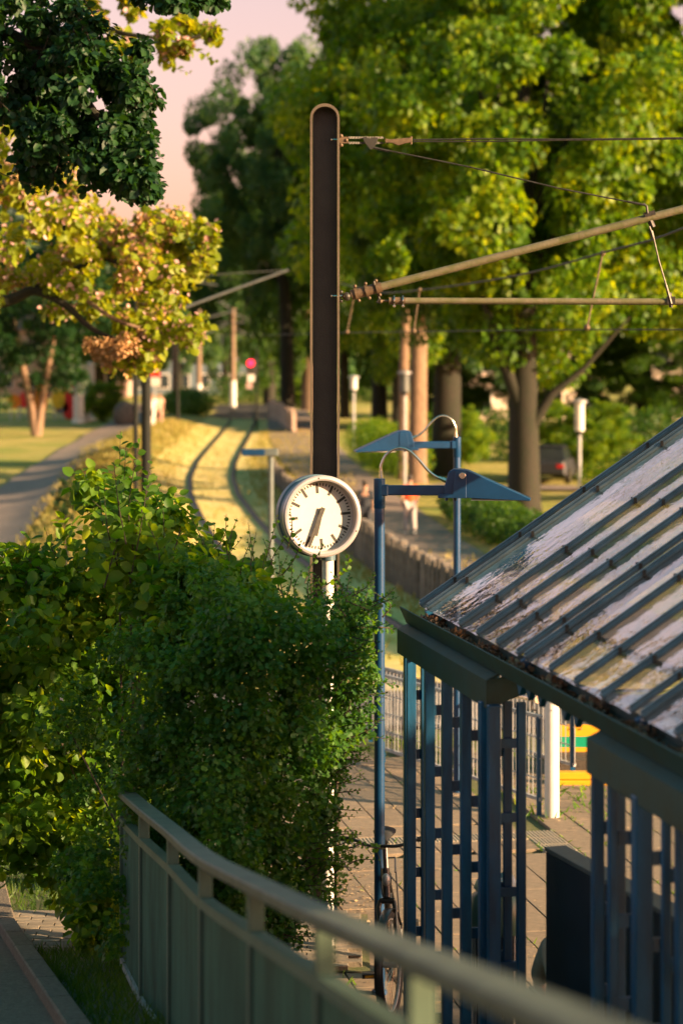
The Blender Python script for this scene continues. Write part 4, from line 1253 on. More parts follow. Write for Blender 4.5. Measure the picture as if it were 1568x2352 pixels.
def person(label, loc, rz, top_m, leg_m, hair_m, h=1.7, stride=.22, pose='walk', shoe_m=None, group=None, sleeves=True):
    k = h / 1.75
    t = thing('person', label, 'person', loc, rz, group)
    if pose == 'walk':
        J = {'pel': (0, 0, .93), 'wst': (0, 0, 1.08), 'chs': (0, .01, 1.30), 'nck': (0, .01, 1.47), 'hdb': (0, .02, 1.56), 'hdt': (0, .02, 1.66),
             'lhp': (-.09, 0, .90), 'lkn': (-.10, stride*.6, .50), 'lan': (-.10, stride*.3, .09), 'lto': (-.11, stride*.3+.17, .035),
             'rhp': (.09, 0, .90), 'rkn': (.10, -stride*.15, .49), 'ran': (.10, -stride*1.0, .11), 'rto': (.11, -stride*1.0+.16, .035),
             'lsh': (-.19, .01, 1.41), 'lel': (-.24, -.08, 1.14), 'lwr': (-.23, .02, .90), 'lhd': (-.22, .05, .82),
             'rsh': (.19, .01, 1.41), 'rel': (.24, .04, 1.14), 'rwr': (.23, .16, .93), 'rhd': (.22, .20, .86)}
    else:
        J = {'pel': (0, 0, .52), 'wst': (0, .06, .68), 'chs': (0, .16, .90), 'nck': (0, .24, 1.06), 'hdb': (0, .30, 1.14), 'hdt': (0, .35, 1.24),
             'lhp': (-.10, .04, .52), 'lkn': (-.14, .46, .52), 'lan': (-.14, .44, .09), 'lto': (-.15, .62, .035),
             'rhp': (.10, .04, .52), 'rkn': (.14, .46, .52), 'ran': (.14, .42, .09), 'rto': (.15, .60, .035),
             'lsh': (-.19, .22, 1.00), 'lel': (-.26, .34, .74), 'lwr': (-.16, .50, .62), 'lhd': (-.12, .56, .59),
             'rsh': (.19, .22, 1.00), 'rel': (.26, .34, .74), 'rwr': (.16, .50, .62), 'rhd': (.12, .56, .59)}
    J = {a: Vector(b) * k for a, b in J.items()}
    names = list(J); ix = {a: i for i, a in enumerate(names)}
    rad = {'pel': .125, 'wst': .115, 'chs': (.15, .11), 'nck': .055, 'hdb': (.075, .085), 'hdt': (.078, .09), 'lhp': .09, 'rhp': .09, 'lkn': .055, 'rkn': .055, 'lan': .038, 'ran': .038, 'lto': .032, 'rto': .032,
           'lsh': .055, 'rsh': .055, 'lel': .038, 'rel': .038, 'lwr': .026, 'rwr': .026, 'lhd': .032, 'rhd': .032}
    E = [('pel','wst'),('wst','chs'),('chs','nck'),('nck','hdb'),('hdb','hdt'),('pel','lhp'),('lhp','lkn'),('lkn','lan'),('lan','lto'),('pel','rhp'),('rhp','rkn'),('rkn','ran'),('ran','rto'),
         ('chs','lsh'),('lsh','lel'),('lel','lwr'),('lwr','lhd'),('chs','rsh'),('rsh','rel'),('rel','rwr'),('rwr','rhd')]
    sc_ = lambda r, f=1.0: tuple(q*k*f for q in r) if isinstance(r, tuple) else r*k*f
    skin_mesh('body', [J[a] for a in names], [(ix[a], ix[b]) for a, b in E], [sc_(rad[a]) for a in names], M['skin'], t)
    # fingers: short chains rooted in each palm
    for sd_ in ('l', 'r'):
        w_, hnd = J[sd_+'wr'], J[sd_+'hd']; d = (hnd - w_).normalized(); s = d.cross(Vector((1, 0, 0))).normalized()
        fv = []; fe = []; fr_ = []
        for q in range(4):
            b0 = hnd + s * (q - 1.5) * .019 * k; L_ = (.055, .065, .06, .048)[q] * k
            n0 = len(fv); fv += [b0, b0 + d*L_*.6, b0 + d*L_ + Vector((0, .012, 0))*k]; fe += [(n0, n0+1), (n0+1, n0+2)]; fr_ += [.010*k, .009*k, .007*k]
        hm = MB()
        for q in range(4): hm.tube(fv[q*3:q*3+3], [fr_[q*3], fr_[q*3+1], fr_[q*3+2]], 6)
        hm.tube([hnd - d*.02*k, hnd + s*.04*k + d*.01*k, hnd + s*.045*k + d*.04*k], [.011*k, .010*k, .008*k], 6)
        hm.build('fingers', M['skin'], t, smooth=True)
    # clothes
    A = ['wst', 'chs', 'nck2', 'lsh', 'lel', 'rsh', 'rel', 'pel']
    J2 = dict(J); J2['nck2'] = J['chs'].lerp(J['nck'], .6); J2['lel'] = J['lsh'].lerp(J['lel'], .95 if sleeves else .5); J2['rel'] = J['rsh'].lerp(J['rel'], .95 if sleeves else .5)
    ri = {'wst': .15, 'chs': (.19, .14), 'nck2': .08, 'lsh': .08, 'lel': .064, 'rsh': .08, 'rel': .064, 'pel': .158}
    E2 = [('pel','wst'),('wst','chs'),('chs','nck2'),('chs','lsh'),('lsh','lel'),('chs','rsh'),('rsh','rel')]
    skin_mesh('shirt', [J2[a] for a in A], [(A.index(a), A.index(b)) for a, b in E2], [sc_(ri[a]) for a in A], top_m, t)
    B = ['pel', 'lhp', 'lkn', 'lan', 'rhp', 'rkn', 'ran']
    ri = {'pel': .155, 'lhp': .115, 'lkn': .088, 'lan': .07, 'rhp': .115, 'rkn': .088, 'ran': .07}
    skin_mesh('trousers', [J[a] for a in B], [(0,1),(1,2),(2,3),(0,4),(4,5),(5,6)], [sc_(ri[a]) for a in B], leg_m, t)
    for sd_ in ('l', 'r'):
        a, b = J[sd_+'an'], J[sd_+'to']
        skin_mesh('shoe', [a + Vector((0, -.04*k, -.04*k)), b, a.lerp(b, .5) + Vector((0, 0, .01))], [(0, 2), (2, 1)], [.045*k, .036*k, .045*k], shoe_m or M['white'], t, 1)
    hc = J['hdt']
    MB().sphere(hc + Vector((0, -.018*k, .025*k)), .098*k, 16, 10, (.92, 1.05, 1.05)).build('hair', hair_m, t, smooth=True)
    for sx in (-1, 1):
        MB().sphere(hc + Vector((sx*.03*k, .085*k, -.02*k)), .011*k, 8, 6).build('eye', M['black'], t)
        MB().sphere(hc + Vector((sx*.082*k, .0, -.03*k)), .022*k, 8, 6, (.4, .8, 1.2)).build('ear', M['skin'], t)
    MB().sphere(hc + Vector((0, .098*k, -.045*k)), .017*k, 8, 6, (.8, 1, 1.4)).build('nose', M['skin'], t)
    MB().sphere(hc + Vector((0, .082*k, -.082*k)), .022*k, 8, 6, (1.1, .5, .35)).build('mouth', mat('lips', (.35, .12, .1), .5), t)
    return t
cloth = lambda nme, c: mat(nme, c, .85, 0, .12, 10)
c_or = cloth('orange_shirt', (.75, .085, .02)); c_grey = cloth('pale_grey_trousers', (.42, .36, .34)); c_dark = cloth('dark_clothes', (.02, .025, .035)); c_beige = cloth('beige_shirt', (.42, .36, .27))
c_white = cloth('white_clothes', (.8, .72, .68)); c_pink = cloth('salmon_clothes', (.62, .33, .25)); c_jean = cloth('denim', (.06, .08, .13))
person('person in an orange-red shirt and pale trousers walking away on the path', (P(941, 0, 68).x, 68, -1 + .04), R(8), c_or, c_grey, M['hair_dark'], 1.66)
person('person in dark clothes walking beside the wall, between the clock and the blue lamp', (P(838, 0, 66).x, 66, -1 + .04), R(-6), c_dark, c_dark, M['hair_dark'], 1.62, shoe_m=c_dark)
person('distant person in white clothes on the park path', (P(350, 0, 138).x - .0, 138, terrain(P(350, 0, 138).x, 138) + .04), R(170), c_white, c_white, M['hair_fair'], 1.78)
person('distant person in salmon clothes walking right beside the one in white', (P(367, 0, 141).x, 141, terrain(P(367, 0, 141).x, 141) + .04), R(188), c_pink, c_pink, M['hair_fair'], 1.70)
sitter = person('person in a beige top sitting bent forward, half hidden by the dark cabinet', (1.33, 13.55, 0), R(-8), c_beige, c_dark, M['hair_fair'], 1.68, pose='sit')
# ------------------------------------------------------------------ trees
def crown_points(nclump, per, seed, flat=1.0, rmin=.065, rmax=.175):
    g_ = np.random.default_rng(seed)
    c = g_.normal(size=(nclump, 3)); c /= np.linalg.norm(c, axis=1, keepdims=True)
    rr = .35 + .55 * g_.random(nclump) ** .55
    # lobes: pull the outline in and out
    th = np.arctan2(c[:, 1], c[:, 0])
    lob = 1 + .10 * np.sin(3 * th + seed) + .10 * np.sin(5 * c[:, 2] * 2 + seed * 1.3) + .07 * np.sin(7 * th + 2 * c[:, 2] * 3)
    c = c * (rr * lob)[:, None]
    r = g_.uniform(rmin, rmax, nclump)
    return np.column_stack([c, r, r, r * .72])
CROWN = {}
def crown_mesh(key, nclump, per, leaf, material, seed):
    """unit crown, kept for reuse"""
    if key in CROWN: return CROWN[key]
    b = crown_points(nclump, per, seed)
    pts, d, u = blob_leaves(b, per, shell=.7, flat=.5, droop=.35)
    o = leaf_object('crown', pts, d, u, rng.uniform(leaf * .7, leaf * 1.25, len(pts)), LEAF_DIAMOND, material)
    me = o.data; bpy.data.objects.remove(o)
    CROWN[key] = (me, b)
    return CROWN[key]
def tree(name, label, x, y, crown, cz, rx, rz, trunk_r, key, bark='bark', group=None, rot=0.0, cdx=0.0, z0=None, ry=None, fork=None, cat='tree'):
    z0 = terrain(x, y) - .1 if z0 is None else z0
    t = thing(name, label, cat, (x, y, z0), 0, group)
    me, b = crown
    o = link(bpy.data.objects.new('crown', me), t)
    o['kind'] = 'stuff'
    o.location = (cdx, 0, cz - z0); o.scale = (rx, ry or rx, rz); o.rotation_euler = (0, 0, rot)
    H = cz - z0
    tb = MB()
    r0 = trunk_r
    lean = cdx * .5
    if fork:
        for sx in (-1, 1):
            tb.tube([(0, 0, -.2), (sx * fork * .25, 0, H * .25), (sx * fork, 0, H * .9)], [r0 * 1.1, r0 * .75, r0 * .5], 12)
    else:
        tb.tube([(0, 0, -.2), (.0, 0, .25), (lean * .1, .05, H * .35), (lean * .5, 0, H * .7), (lean, 0, H * 1.15)], [r0 * 1.45, r0 * 1.08, r0 * .92, r0 * .7, r0 * .25], 14)
    for q_ in range(len(tb.v)):
        a_ = tb.v[q_]; k_ = 1 + .10 * math.sin(a_[2] * 2.3 + math.atan2(a_[1], a_[0]) * 3 + x)
        tb.v[q_] = (a_[0] * k_, a_[1] * k_, a_[2])
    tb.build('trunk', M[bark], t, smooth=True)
    # limbs out to clumps
    C_, S_ = math.cos(rot), math.sin(rot)
    g_ = random.Random(int(abs(x) * 31 + y))
    up_ = [i for i in range(len(b)) if b[i][2] > .1]
    idx = g_.sample(up_, min(8, len(up_)))
    for i in idx:
        c = b[i]; q = Vector((c[0] * rx, c[1] * (ry or rx), c[2] * rz)); q = Vector((q.x * C_ - q.y * S_, q.x * S_ + q.y * C_, q.z)) + Vector((cdx, 0, H))
        zb = min(max(H * .35, q.z * .5), H)
        m_ = Vector((lean * .5, 0, zb)).lerp(q, .5) + Vector((0, 0, -.06 * H))
        MB().tube([(lean * .4, 0, zb), m_, q], [r0 * .26, r0 * .15, r0 * .05], 8).build('limb', M['bark'], t, smooth=True)
    return t
cA = crown_mesh('A', 190, 480, .031, M['tree_bright'], 1)
cA2 = crown_mesh('A2', 190, 480, .030, M['tree_bright'], 5)
cB = crown_mesh('B', 140, 420, .034, M['tree_mid'], 2)
cC = crown_mesh('C', 140, 400, .034, M['tree_blue'], 3)
cD = crown_mesh('D', 110, 200, .045, M['tree_dark'], 4)
GA = 'park trees along the wall path'
T1_ = tree('lime_tree', 'big bright green tree with a thick dark trunk right of the lamps', 5.96, 79, cA, 12.2, 8.0, 9.2, .50, 'A', group=GA, rot=.4)
MB().tube([(0.1, -.1, 2.6), (.9, -.2, 3.9), (1.9, -.3, 4.7), (3.4, -.4, 6.4)], [.22, .15, .10, .04], 10).build('limb', M['bark'], T1_, smooth=True)
MB().tube([(-.1, -.1, 3.4), (-.7, -.2, 5.0), (-1.5, -.3, 7.4)], [.26, .2, .08], 10).build('limb', M['bark'], T1_, smooth=True)
tree('lime_tree', 'tall yellow-green tree filling the upper right corner', 14.2, 82, cA2, 15.2, 8.0, 10.0, .5, 'A2', group=GA, rot=2.1)
tree('lime_tree', 'tree with a dark trunk just behind the rear blue lamp', 4.34, 100, cA2, 11.5, 6.4, 8.6, .60, 'A2', group=GA, rot=1.0)
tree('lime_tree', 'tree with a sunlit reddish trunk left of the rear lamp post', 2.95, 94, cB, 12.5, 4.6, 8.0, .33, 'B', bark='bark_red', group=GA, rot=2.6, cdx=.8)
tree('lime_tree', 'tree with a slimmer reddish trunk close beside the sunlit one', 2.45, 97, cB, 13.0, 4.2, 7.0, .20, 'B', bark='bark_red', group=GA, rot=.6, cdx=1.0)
tree('lime_tree', 'tree over the path directly right of the brown mast', 3.6, 152, cA, 13.5, 6.5, 11.5, .4, 'A', group=GA, rot=3.3)
tree('lime_tree', 'tree further along the path behind the brown mast', 0.2, 178, cB, 14.0, 6.5, 13.5, .36, 'B', group=GA, rot=4.1)
tree('lime_tree', 'tree with a pale trunk at the far end of the wall, left of the mast', -2.6, 196, cB, 15.0, 7.5, 13.8, .6, 'B', bark='bark_red', group=GA, rot=1.9)
tree('oak_tree', 'tall dark blue-green tree rising left of the mast against the pink sky', -3.8, 172, cC, 16.6, 6.6, 10.2, .5, 'C', cdx=-1.6, rot=.3)
tree('oak_tree', 'dark tree standing behind the tall blue-green one at the track', -6.4, 215, cC, 13.0, 7.0, 9.5, .5, 'C', cdx=-1.0, rot=2.3)
tree('lime_tree', 'tall crown standing above the mast top, right of the pink sky', 2.5, 160, cA2, 19.5, 6.0, 9.0, .5, 'A2', group=GA, rot=5.2)
tree('lime_tree', 'tree deep in the park behind the thick dark trunk', 19, 152, cB, 13, 8, 11, .5, 'B', group=GA, rot=.2)
if False: tree('lime_tree', 'tree at the right edge behind the white park lantern', 24, 104, cB, 13, 7, 9.5, .5, 'B', group=GA, rot=1.2)
tree('lime_tree', 'tree in the middle distance between the two dark trunks', 11, 150, cC, 12, 7, 11.5, .45, 'C', group=GA, rot=4.2)
tree('lime_tree', 'farthest tree of the park seen right of the reddish trunks', 7.0, 165, cC, 13, 8, 12, .45, 'C', group=GA, rot=2.2)
for k_, (x_, y_, r_, z_) in enumerate(((7.5, 158, 4.2, 2.6), (14.0, 155, 4.8, 3.0), (20.5, 152, 5.2, 3.4), (28, 150, 5.2, 3.0))):
    tree('park_shrub', ('leftmost', 'second', 'third', 'rightmost')[k_] + ' big dark shrub in front of the pale houses', x_, y_, cC if k_ % 2 else cB, z_, r_, 3.8, .15, 'B', group='big shrubs before the houses', rot=k_ * 1.3, cat='shrub')
tree('park_shrub', 'broad shrub filling the lawn between the thick dark trunk and the white lantern', 9.6, 98, cA, .6, 2.6, 1.9, .1, 'A', cat='shrub', rot=.8)
tree('park_shrub', 'low sunlit shrub left of the thick dark trunk', 5.0, 108, cA, .3, 2.0, 1.7, .1, 'A', cat='shrub', rot=2.8)
# left side of the track
GL = 'trees on the lawn left of the park path'
tree('lawn_tree', 'low dark green tree with a forked pale trunk on the left lawn', -18.0, 143, cD, 6.6, 6.2, 5.6, .28, 'D', bark='bark_red', group=GL, fork=1.3)
tree('lawn_tree', 'dark tree at the left edge behind the forked one', -26, 155, cD, 10, 6.5, 9.5, .4, 'D', group=GL, rot=1.3)
tree('lawn_tree', 'mid green tree behind the colourful play panels', -19.5, 205, cC, 7, 7, 6.5, .4, 'C', group=GL, rot=1.3)
tree('lawn_tree', 'dark tree behind the flowering branches, left of the two dark poles', -14.5, 215, cC, 7.5, 5.5, 6.5, .4, 'C', group=GL, rot=3.3)
tree('lawn_tree', 'blue-green tree in front of the grey-blue building', -11.5, 240, cC, 8, 5.5, 8, .4, 'C', group=GL, rot=5.3)
tree('lawn_tree', 'tree far behind the pale pillars', -24, 240, cB, 8, 8, 7, .5, 'B', group=GL, rot=3.9)
tree('round_shrub', 'round yellow-green shrub beside the pale pillars', -16.6, 168, cA, .55, 1.7, 1.6, .1, 'A', cat='shrub')
tree('round_shrub', 'small bright shrub at the right end of the far wall', -3.0, 205, cA, .2, 2.2, 1.6, .1, 'A', cat='shrub', rot=1.0)
tree('dark_shrub', 'small dark green rounded shrub between the park path and the hazel', P(152, 0, 45).x, 45, cD, P(0, 1150, 45).z, .30, .42, .035, 'D', cat='shrub', rot=.5)
# far wood and hill
pts = []
N = 60000
bl = []
for i in range(170):
    x = rng.uniform(-120, 90); y = rng.uniform(330, 420); h = rng.uniform(12, 21)
    bl.append((x, y, h - 6, 6.5, 6.5, 7)); bl.append((x, y, 3, 6, 6, 6))
p_, d_, u_ = blob_leaves(bl, 260, shell=.8)
fw_ = leaf_object('far_wood', p_, d_, u_, rng.uniform(.7, 1.4, len(p_)), LEAF_DIAMOND, M['tree_blue']); fw_['label'] = 'hazy band of woodland closing the far end of the track'
hm_ = mat('hill_green', (.06, .09, .06), .9, 0, .3, .02)
vs = [(-900 + i * 45, 900, -2 + 30 * math.exp(-((i - 19) / 9) ** 2) + 8 * math.sin(i * .9)) for i in range(41)]
vs2 = [(x, 1250, z * 1.7 + 22) for x, y, z in vs]; vs0 = [(x, 700, -3) for x, y, z in vs]
me = bpy.data.meshes.new('hill'); me.from_pydata(vs0 + vs + vs2, [], [(r*41+i, r*41+i+1, (r+1)*41+i+1, (r+1)*41+i) for r in range(2) for i in range(40)])
me.materials.append(hm_); me.shade_smooth(); h_ = link(bpy.data.objects.new('hill', me)); h_['kind'] = 'structure'

# off-frame trees added on the right to shade the shelter and the hedge
tree('added_shade_tree', 'leafy tree beside the bridge ramp, out of the picture on the right', 10.5, 6.2, cB, 5.2, 4.6, 4.6, .3, 'B', z0=-.1)
tree('added_shade_tree', 'second leafy tree beyond the bridge ramp, out of the picture on the right', 14.5, 4.6, cB, 5.0, 4.4, 5.2, .3, 'B', z0=-.1, rot=2)

tree('added_shade_tree', 'low leafy tree beside the tram stop, out of the picture on the right', 10.3, 9.7, cA, 3.5, 2.3, 2.3, .2, 'A', z0=-.1, rot=1)

# ------------------------------------------------------------------ hedges
def hedge(label, pts, wdt, hgt, dens, material, leaf=.10, group='clipped hedges in the park', z=None):
    x0, y0 = pts[0]
    t = thing('hedge', label, 'hedge', (x0, y0, terrain(x0, y0)), 0, group)
    bl = []
    for (xa, ya), (xb, yb) in zip(pts, pts[1:]):
        L_ = math.hypot(xb - xa, yb - ya); n_ = max(2, int(L_ / (wdt * .45)))
        for i in range(n_ + 1):
            q = i / n_; x = xa + (xb - xa) * q; y = ya + (yb - ya) * q
            for _ in range(2):
                bl.append((x + rng.normal() * wdt * .12 - x0, y + rng.normal() * wdt * .12 - y0, terrain(x, y) + hgt * rng.uniform(.35, .62) - t.location.z, wdt * .5, wdt * .5, hgt * .46))
    p_, d_, u_ = blob_leaves(bl, dens, shell=.8)
    o = leaf_object('foliage', p_, d_, u_, rng.uniform(leaf * .7, leaf * 1.3, len(p_)), LEAF_DIAMOND, material, t)
    return t
hedge('dark hedge along the wall path below the blue lamp heads', [(3.7, 76), (4.4, 68), (5.2, 62), (6.6, 56)], 1.5, 1.0, 420, M['hedge'])
hedge('sunlit yellow-green hedge behind the pointed heads of the blue lamps', [(1.2, 116), (2.0, 104), (2.6, 97)], 1.6, 1.9, 420, M['tree_bright'])
hedge('hedge behind the lawn near the thick dark trunk', [(9, 84), (13, 86), (18, 88)], 1.6, 1.3, 420, M['tree_bright'])
hedge('hedge at the far end of the track below the signal', [(-11, 222), (-4, 226), (3, 224)], 3, 2.6, 500, M['hedge'], .2)
hedge('low hedge between the path and the two dark poles', [(-13.0, 190), (-10.5, 176)], 2.2, 1.8, 420, M['hedge'], .15)
hedge('hedge of garden shrubs in front of the pale houses', [(7, 112), (14, 112), (24, 114)], 2.6, 2.4, 500, M['hedge'], .16)

# ------------------------------------------------------------------ grass
def near_z(x, y):
    if y > 18.0: return -.05
    if x < -1.0: return ramp_z(y) - .02
    return float('nan')
def verge_z(x, y):
    if not (kerb_x(y) + .08 < x < rail_x(y) + .35): return float('nan')
    if 16.85 < y < 18.65: return float('nan')
    return ramp_z(y) - .03
grass_patch('verge_grass', [(-3.0, -.3, 9.5, 16.8)], 1300, .03, .12, verge_z, M['grass'], 'grass growing between the stone kerb and the railing', wide=.9)
grass_patch('lawn_grass', [(-5.5, -.8, 18.7, 25)], 1100, .04, .16, lambda x, y: -.05 if y > 18.6 else float('nan'), M['grass'], 'rough grass behind the brick strip left of the bushes', wide=.9)
def tz(x, y):
    d = x - track_center(y)
    if abs(d) < 1.5 and (abs(abs(d) - .86) < .3 or random.random() < .8): return float('nan')
    if x < -6.4 - (y - 35) * .075 and x > -9.2 - (y - 35) * .075 and y < 120: return float('nan')
    return terrain(x, y) - .07
M['straw'] = leaf_mat('straw_grass', (0.16, 0.18, 0.025), (0.30, 0.25, 0.06), (0.46, 0.35, 0.14), 0.4, (1.5, 1.4, .8))
grass_patch('meadow_grass', [(-10, 3.4, 36, 62), (-12, .6, 62, 100), (-13, -1, 100, 150)], 34, .08, .30, tz, M['straw'], 'long straw-coloured grass on the tram track and its banks', wide=3.0, lean=.7)
# weeds on the platform joints
def joint_z(x, y):
    s_, t_ = st_of(x, y)
    f_ = ((t_ - TT) / .30 + .5) % 1
    near = min(f_, 1 - f_)
    dens = .035 if t_ < TT - .2 else .22
    if near > .05 or random.random() > dens: return float('nan')
    return .0
grass_patch('joint_weeds', [(-1, 4.6, 13, 26)], 1800, .02, .06, joint_z, M['hazel'], 'small weeds growing in the joints of the platform paving', wide=2.5, lean=1.2)
grass_patch('edge_weeds', [(1.5, 2.7, 22.2, 24.0), (.0, 1.9, 25.9, 27.0), (-.4, .1, 15.2, 17.3)], 70, .03, .13, lambda x, y: .0, M['hazel'], 'weeds around the foot of the white post and barriers', wide=2.5, lean=.9)
# fallen leaves / blossoms scattered on the platform
NN = 420
q = np.column_stack([rng.uniform(-.6, 3.2, NN), rng.uniform(15, 25.5, NN), np.full(NN, .012)])
q2 = np.column_stack([rng.normal(-.05, .25, 500), rng.normal(19.3, .7, 500), np.full(500, .014)])
q = np.vstack([q, q2])
fl = leaf_object('fallen_leaves', q, np.column_stack([rng.normal(size=(len(q), 2)), np.zeros(len(q))]), np.tile([0, 0, 1.0], (len(q), 1)) + rng.normal(0, .2, (len(q), 3)), rng.uniform(.012, .035, len(q)), LEAF_FOLD,
                 leaf_mat('dry_petals', (.35, .24, .12), (.5, .36, .2), (.6, .45, .3), .2, (1, 1, 1)))
fl['label'] = 'small dry leaves scattered on the platform paving'

# ------------------------------------------------------------------ the two bushes in front
def px_blobs(rows, base):
    out = []
    for (px, py, D, r) in rows:
        p = P(px, py, D); out.append((p.x - base.x, p.y - base.y, p.z - base.z, r, r * .9, r * .9))
    return out
hw = thing('hawthorn_bush', 'dense dark green small-leaved hawthorn bush left of the clock pole', 'bush', (-.9, 15.3, 0))
rows = []
# body of the hawthorn: filled outline
def outline_right(py):
    tb = [(1230, 700), (1300, 850), (1380, 890), (1500, 850), (1600, 860), (1700, 840), (1850, 800), (2000, 790), (2150, 720), (2260, 650)]
    return np.interp(py, [a for a, b in tb], [b for a, b in tb])
def outline_left(py):
    return np.interp(py, [1230, 1350, 1500, 1700, 1900, 2100, 2260], [520, 400, 260, 250, 260, 290, 330])
for py in range(1330, 2300, 46):
    l_, r_ = outline_left(py), outline_right(py) - 55
    for px in np.arange(l_, r_, 48):
        if py < np.interp(px, [500, 640, 860], [1330, 1395, 1400]): continue
        depth_in = 1 - abs((px - (l_ + r_) / 2) / ((r_ - l_) / 2 + 1))
        D = 16.0 - 1.5 * math.sqrt(max(0, depth_in)) + rng.normal() * .12
        if px < l_ + 90 and rng.random() < .5: continue
        if px < l_ + 60 and rng.random() < .6: px = px - rng.uniform(20, 130)
        if D < 14.2: D = 14.2 + rng.random() * .2
        rows.append((px + rng.normal() * 18, py + rng.normal() * 18, D + rng.normal() * .1, rng.uniform(.09, .21)))
hb_ = px_blobs(rows, hw.location)
hb_ = [b for b in hb_ if b[2] > .12]
p_, d_, u_ = blob_leaves(hb_, 260, shell=.55, flat=.5)
leaf_object('foliage', p_, d_, u_, rng.uniform(.026, .052, len(p_)), LEAF_LOBED, M['hawthorn'], hw)
# dark inner mass of twigs
tw = MB()
for b in hb_[::3]:
    a = Vector((rng.normal() * .3, .5 + rng.normal() * .2, 0)); c = Vector(b[:3])
    tw.tube([a, a.lerp(c, .5) + Vector((0, .1, .15)), c], [.016, .009, .004], 5)
o = tw.build('branches', M['twig'], hw); 
# shoots sticking out
def shoot(px0, py0, px1, py1, D, size, n_, lf, parent, bend=.05, tip=.6, sparse=1.0, up=True, flower=False):
    a = P(px0, py0, D) - parent.location; b = P(px1, py1, D + rng.normal() * .08) - parent.location
    mid = a.lerp(b, .5) + Vector((rng.normal() * bend, rng.normal() * bend, 0))
    pts = smooth_path([a, mid, b], 6)
    MBs.tube(pts, [.006 * (1 - .75 * i / (len(pts) - 1)) for i in range(len(pts))], 5)
    L_ = []
    for i in range(n_):
        f_ = (i + .5) / n_; k_ = f_ * (len(pts) - 1); j = min(len(pts) - 2, int(k_)); q = pts[j].lerp(pts[j+1], k_ - j)
        ax = (pts[j+1] - pts[j]).normalized()
        an = i * 2.4 + rng.random()
        s = ax.orthogonal().normalized(); s2 = ax.cross(s)
        dd = s * math.cos(an) + s2 * math.sin(an) + ax * .5
        L_.append((q, dd, size * (1 - tip * f_ ** 1.5) * rng.uniform(.8, 1.2)))
    return L_
def add_shoots(parent, specs, shape, material, name='shoot_leaves'):
    global MBs
    MBs = MB(); L_ = []
    for s in specs: L_ += shoot(*s[:7], None, parent)
    MBs.build('stems', M['twig'], parent, smooth=True)['kind'] = 'stuff'
    pts = np.array([tuple(q[0]) for q in L_]); d = np.array([tuple(q[1]) for q in L_]); sz = np.array([q[2] for q in L_])
    ups = np.tile([.15, -.75, .7], (len(pts), 1)) + rng.normal(0, .5, (len(pts), 3))
    leaf_object(name, pts, d, ups, sz, shape, material, parent)
specs = []
for i in range(95):
    py = rng.uniform(1330, 2150); r_ = outline_right(py)
    specs.append((r_ - 90, py + rng.uniform(0, 40), r_ + rng.uniform(-50, 40), py + rng.uniform(-60, 50), 15.2 + rng.random() * .4, .042, 20))
for px in np.arange(430, 880, 16):
    y0 = 1350 + rng.uniform(-20, 30); top = np.interp(px, [430, 560, 640, 700, 760, 820, 880], [1225, 1235, 1270, 1310, 1310, 1330, 1370]) + rng.normal() * 18
    specs.append((px, y0 + 40, px + rng.normal() * 14, top, 15.6 + rng.random() * .5, .042, 18))
for (a, b, c, d) in ((880, 1950, 800, 1935), (800, 1985, 870, 1975), (770, 2110, 850, 2120), (790, 2150, 880, 2145), (830, 1400, 915, 1370), (850, 1440, 905, 1450), (700, 2230, 760, 2260), (860, 1560, 915, 1575), (840, 1680, 905, 1700)):
    specs.append((a, b, c, d, 15.4, .045, 16))
specs = [s for s in specs]
add_shoots(hw, specs, LEAF_LOBED, M['hawthorn'])

hz = thing('hazel_bush', 'broad-leaved hazel bush at the left edge with sunlit yellow-green leaves', 'bush', (-2.3, 17.4, 0))
rows = []
for py in range(1330, 2180, 50):
    r_ = np.interp(py, [1330, 1500, 1800, 2180], [520, 420, 330, 300])
    l_ = -120 if py < 1900 else np.interp(py, [1900, 2180], [-60, 170])
    if py < 1900: l_ = -140
    for px in np.arange(l_, r_, 50):
        if py > 1860 and px < np.interp(py, [1920, 2010, 2180], [0, 120, 205]): continue
        rows.append((px + rng.normal() * 14, py + rng.normal() * 14, 17.4 + rng.normal() * .35, rng.uniform(.16, .27)))
for px in np.arange(330, 610, 36):
    for py in (1300, 1350, 1400):
        rows.append((px + rng.normal() * 14, py + rng.normal() * 16 + (px - 330) * .14, 15.8 + rng.normal() * .15, rng.uniform(.10, .19)))
for (px, py, r) in ((20, 1300, .16), (70, 1290, .18), (130, 1290, .2), (200, 1230, .22), (260, 1170, .22), (230, 1130, .16), (200, 1110, .12), (300, 1200, .24), (350, 1190, .2), (390, 1170, .14), (430, 1230, .2), (480, 1270, .18), (330, 1260, .25), (160, 1340, .25), (90, 1360, .25), (250, 1290, .25), (400, 1290, .22)):
    rows.append((px, py, 17.0 + rng.normal() * .25, r))
for px, py in ((205, 2060), (235, 2070), (262, 2060), (210, 2110), (240, 2120), (265, 2125), (225, 2150), (190, 2000), (215, 1990), (255, 2010)):
    rows.append((px, py, 16.6 + rng.normal() * .1, rng.uniform(.12, .17)))
zb_ = px_blobs(rows, hz.location); zb_ = [b for b in zb_ if b[2] > .04]
p_, d_, u_ = blob_leaves(zb_, 80, shell=.5, flat=.9, droop=.3)
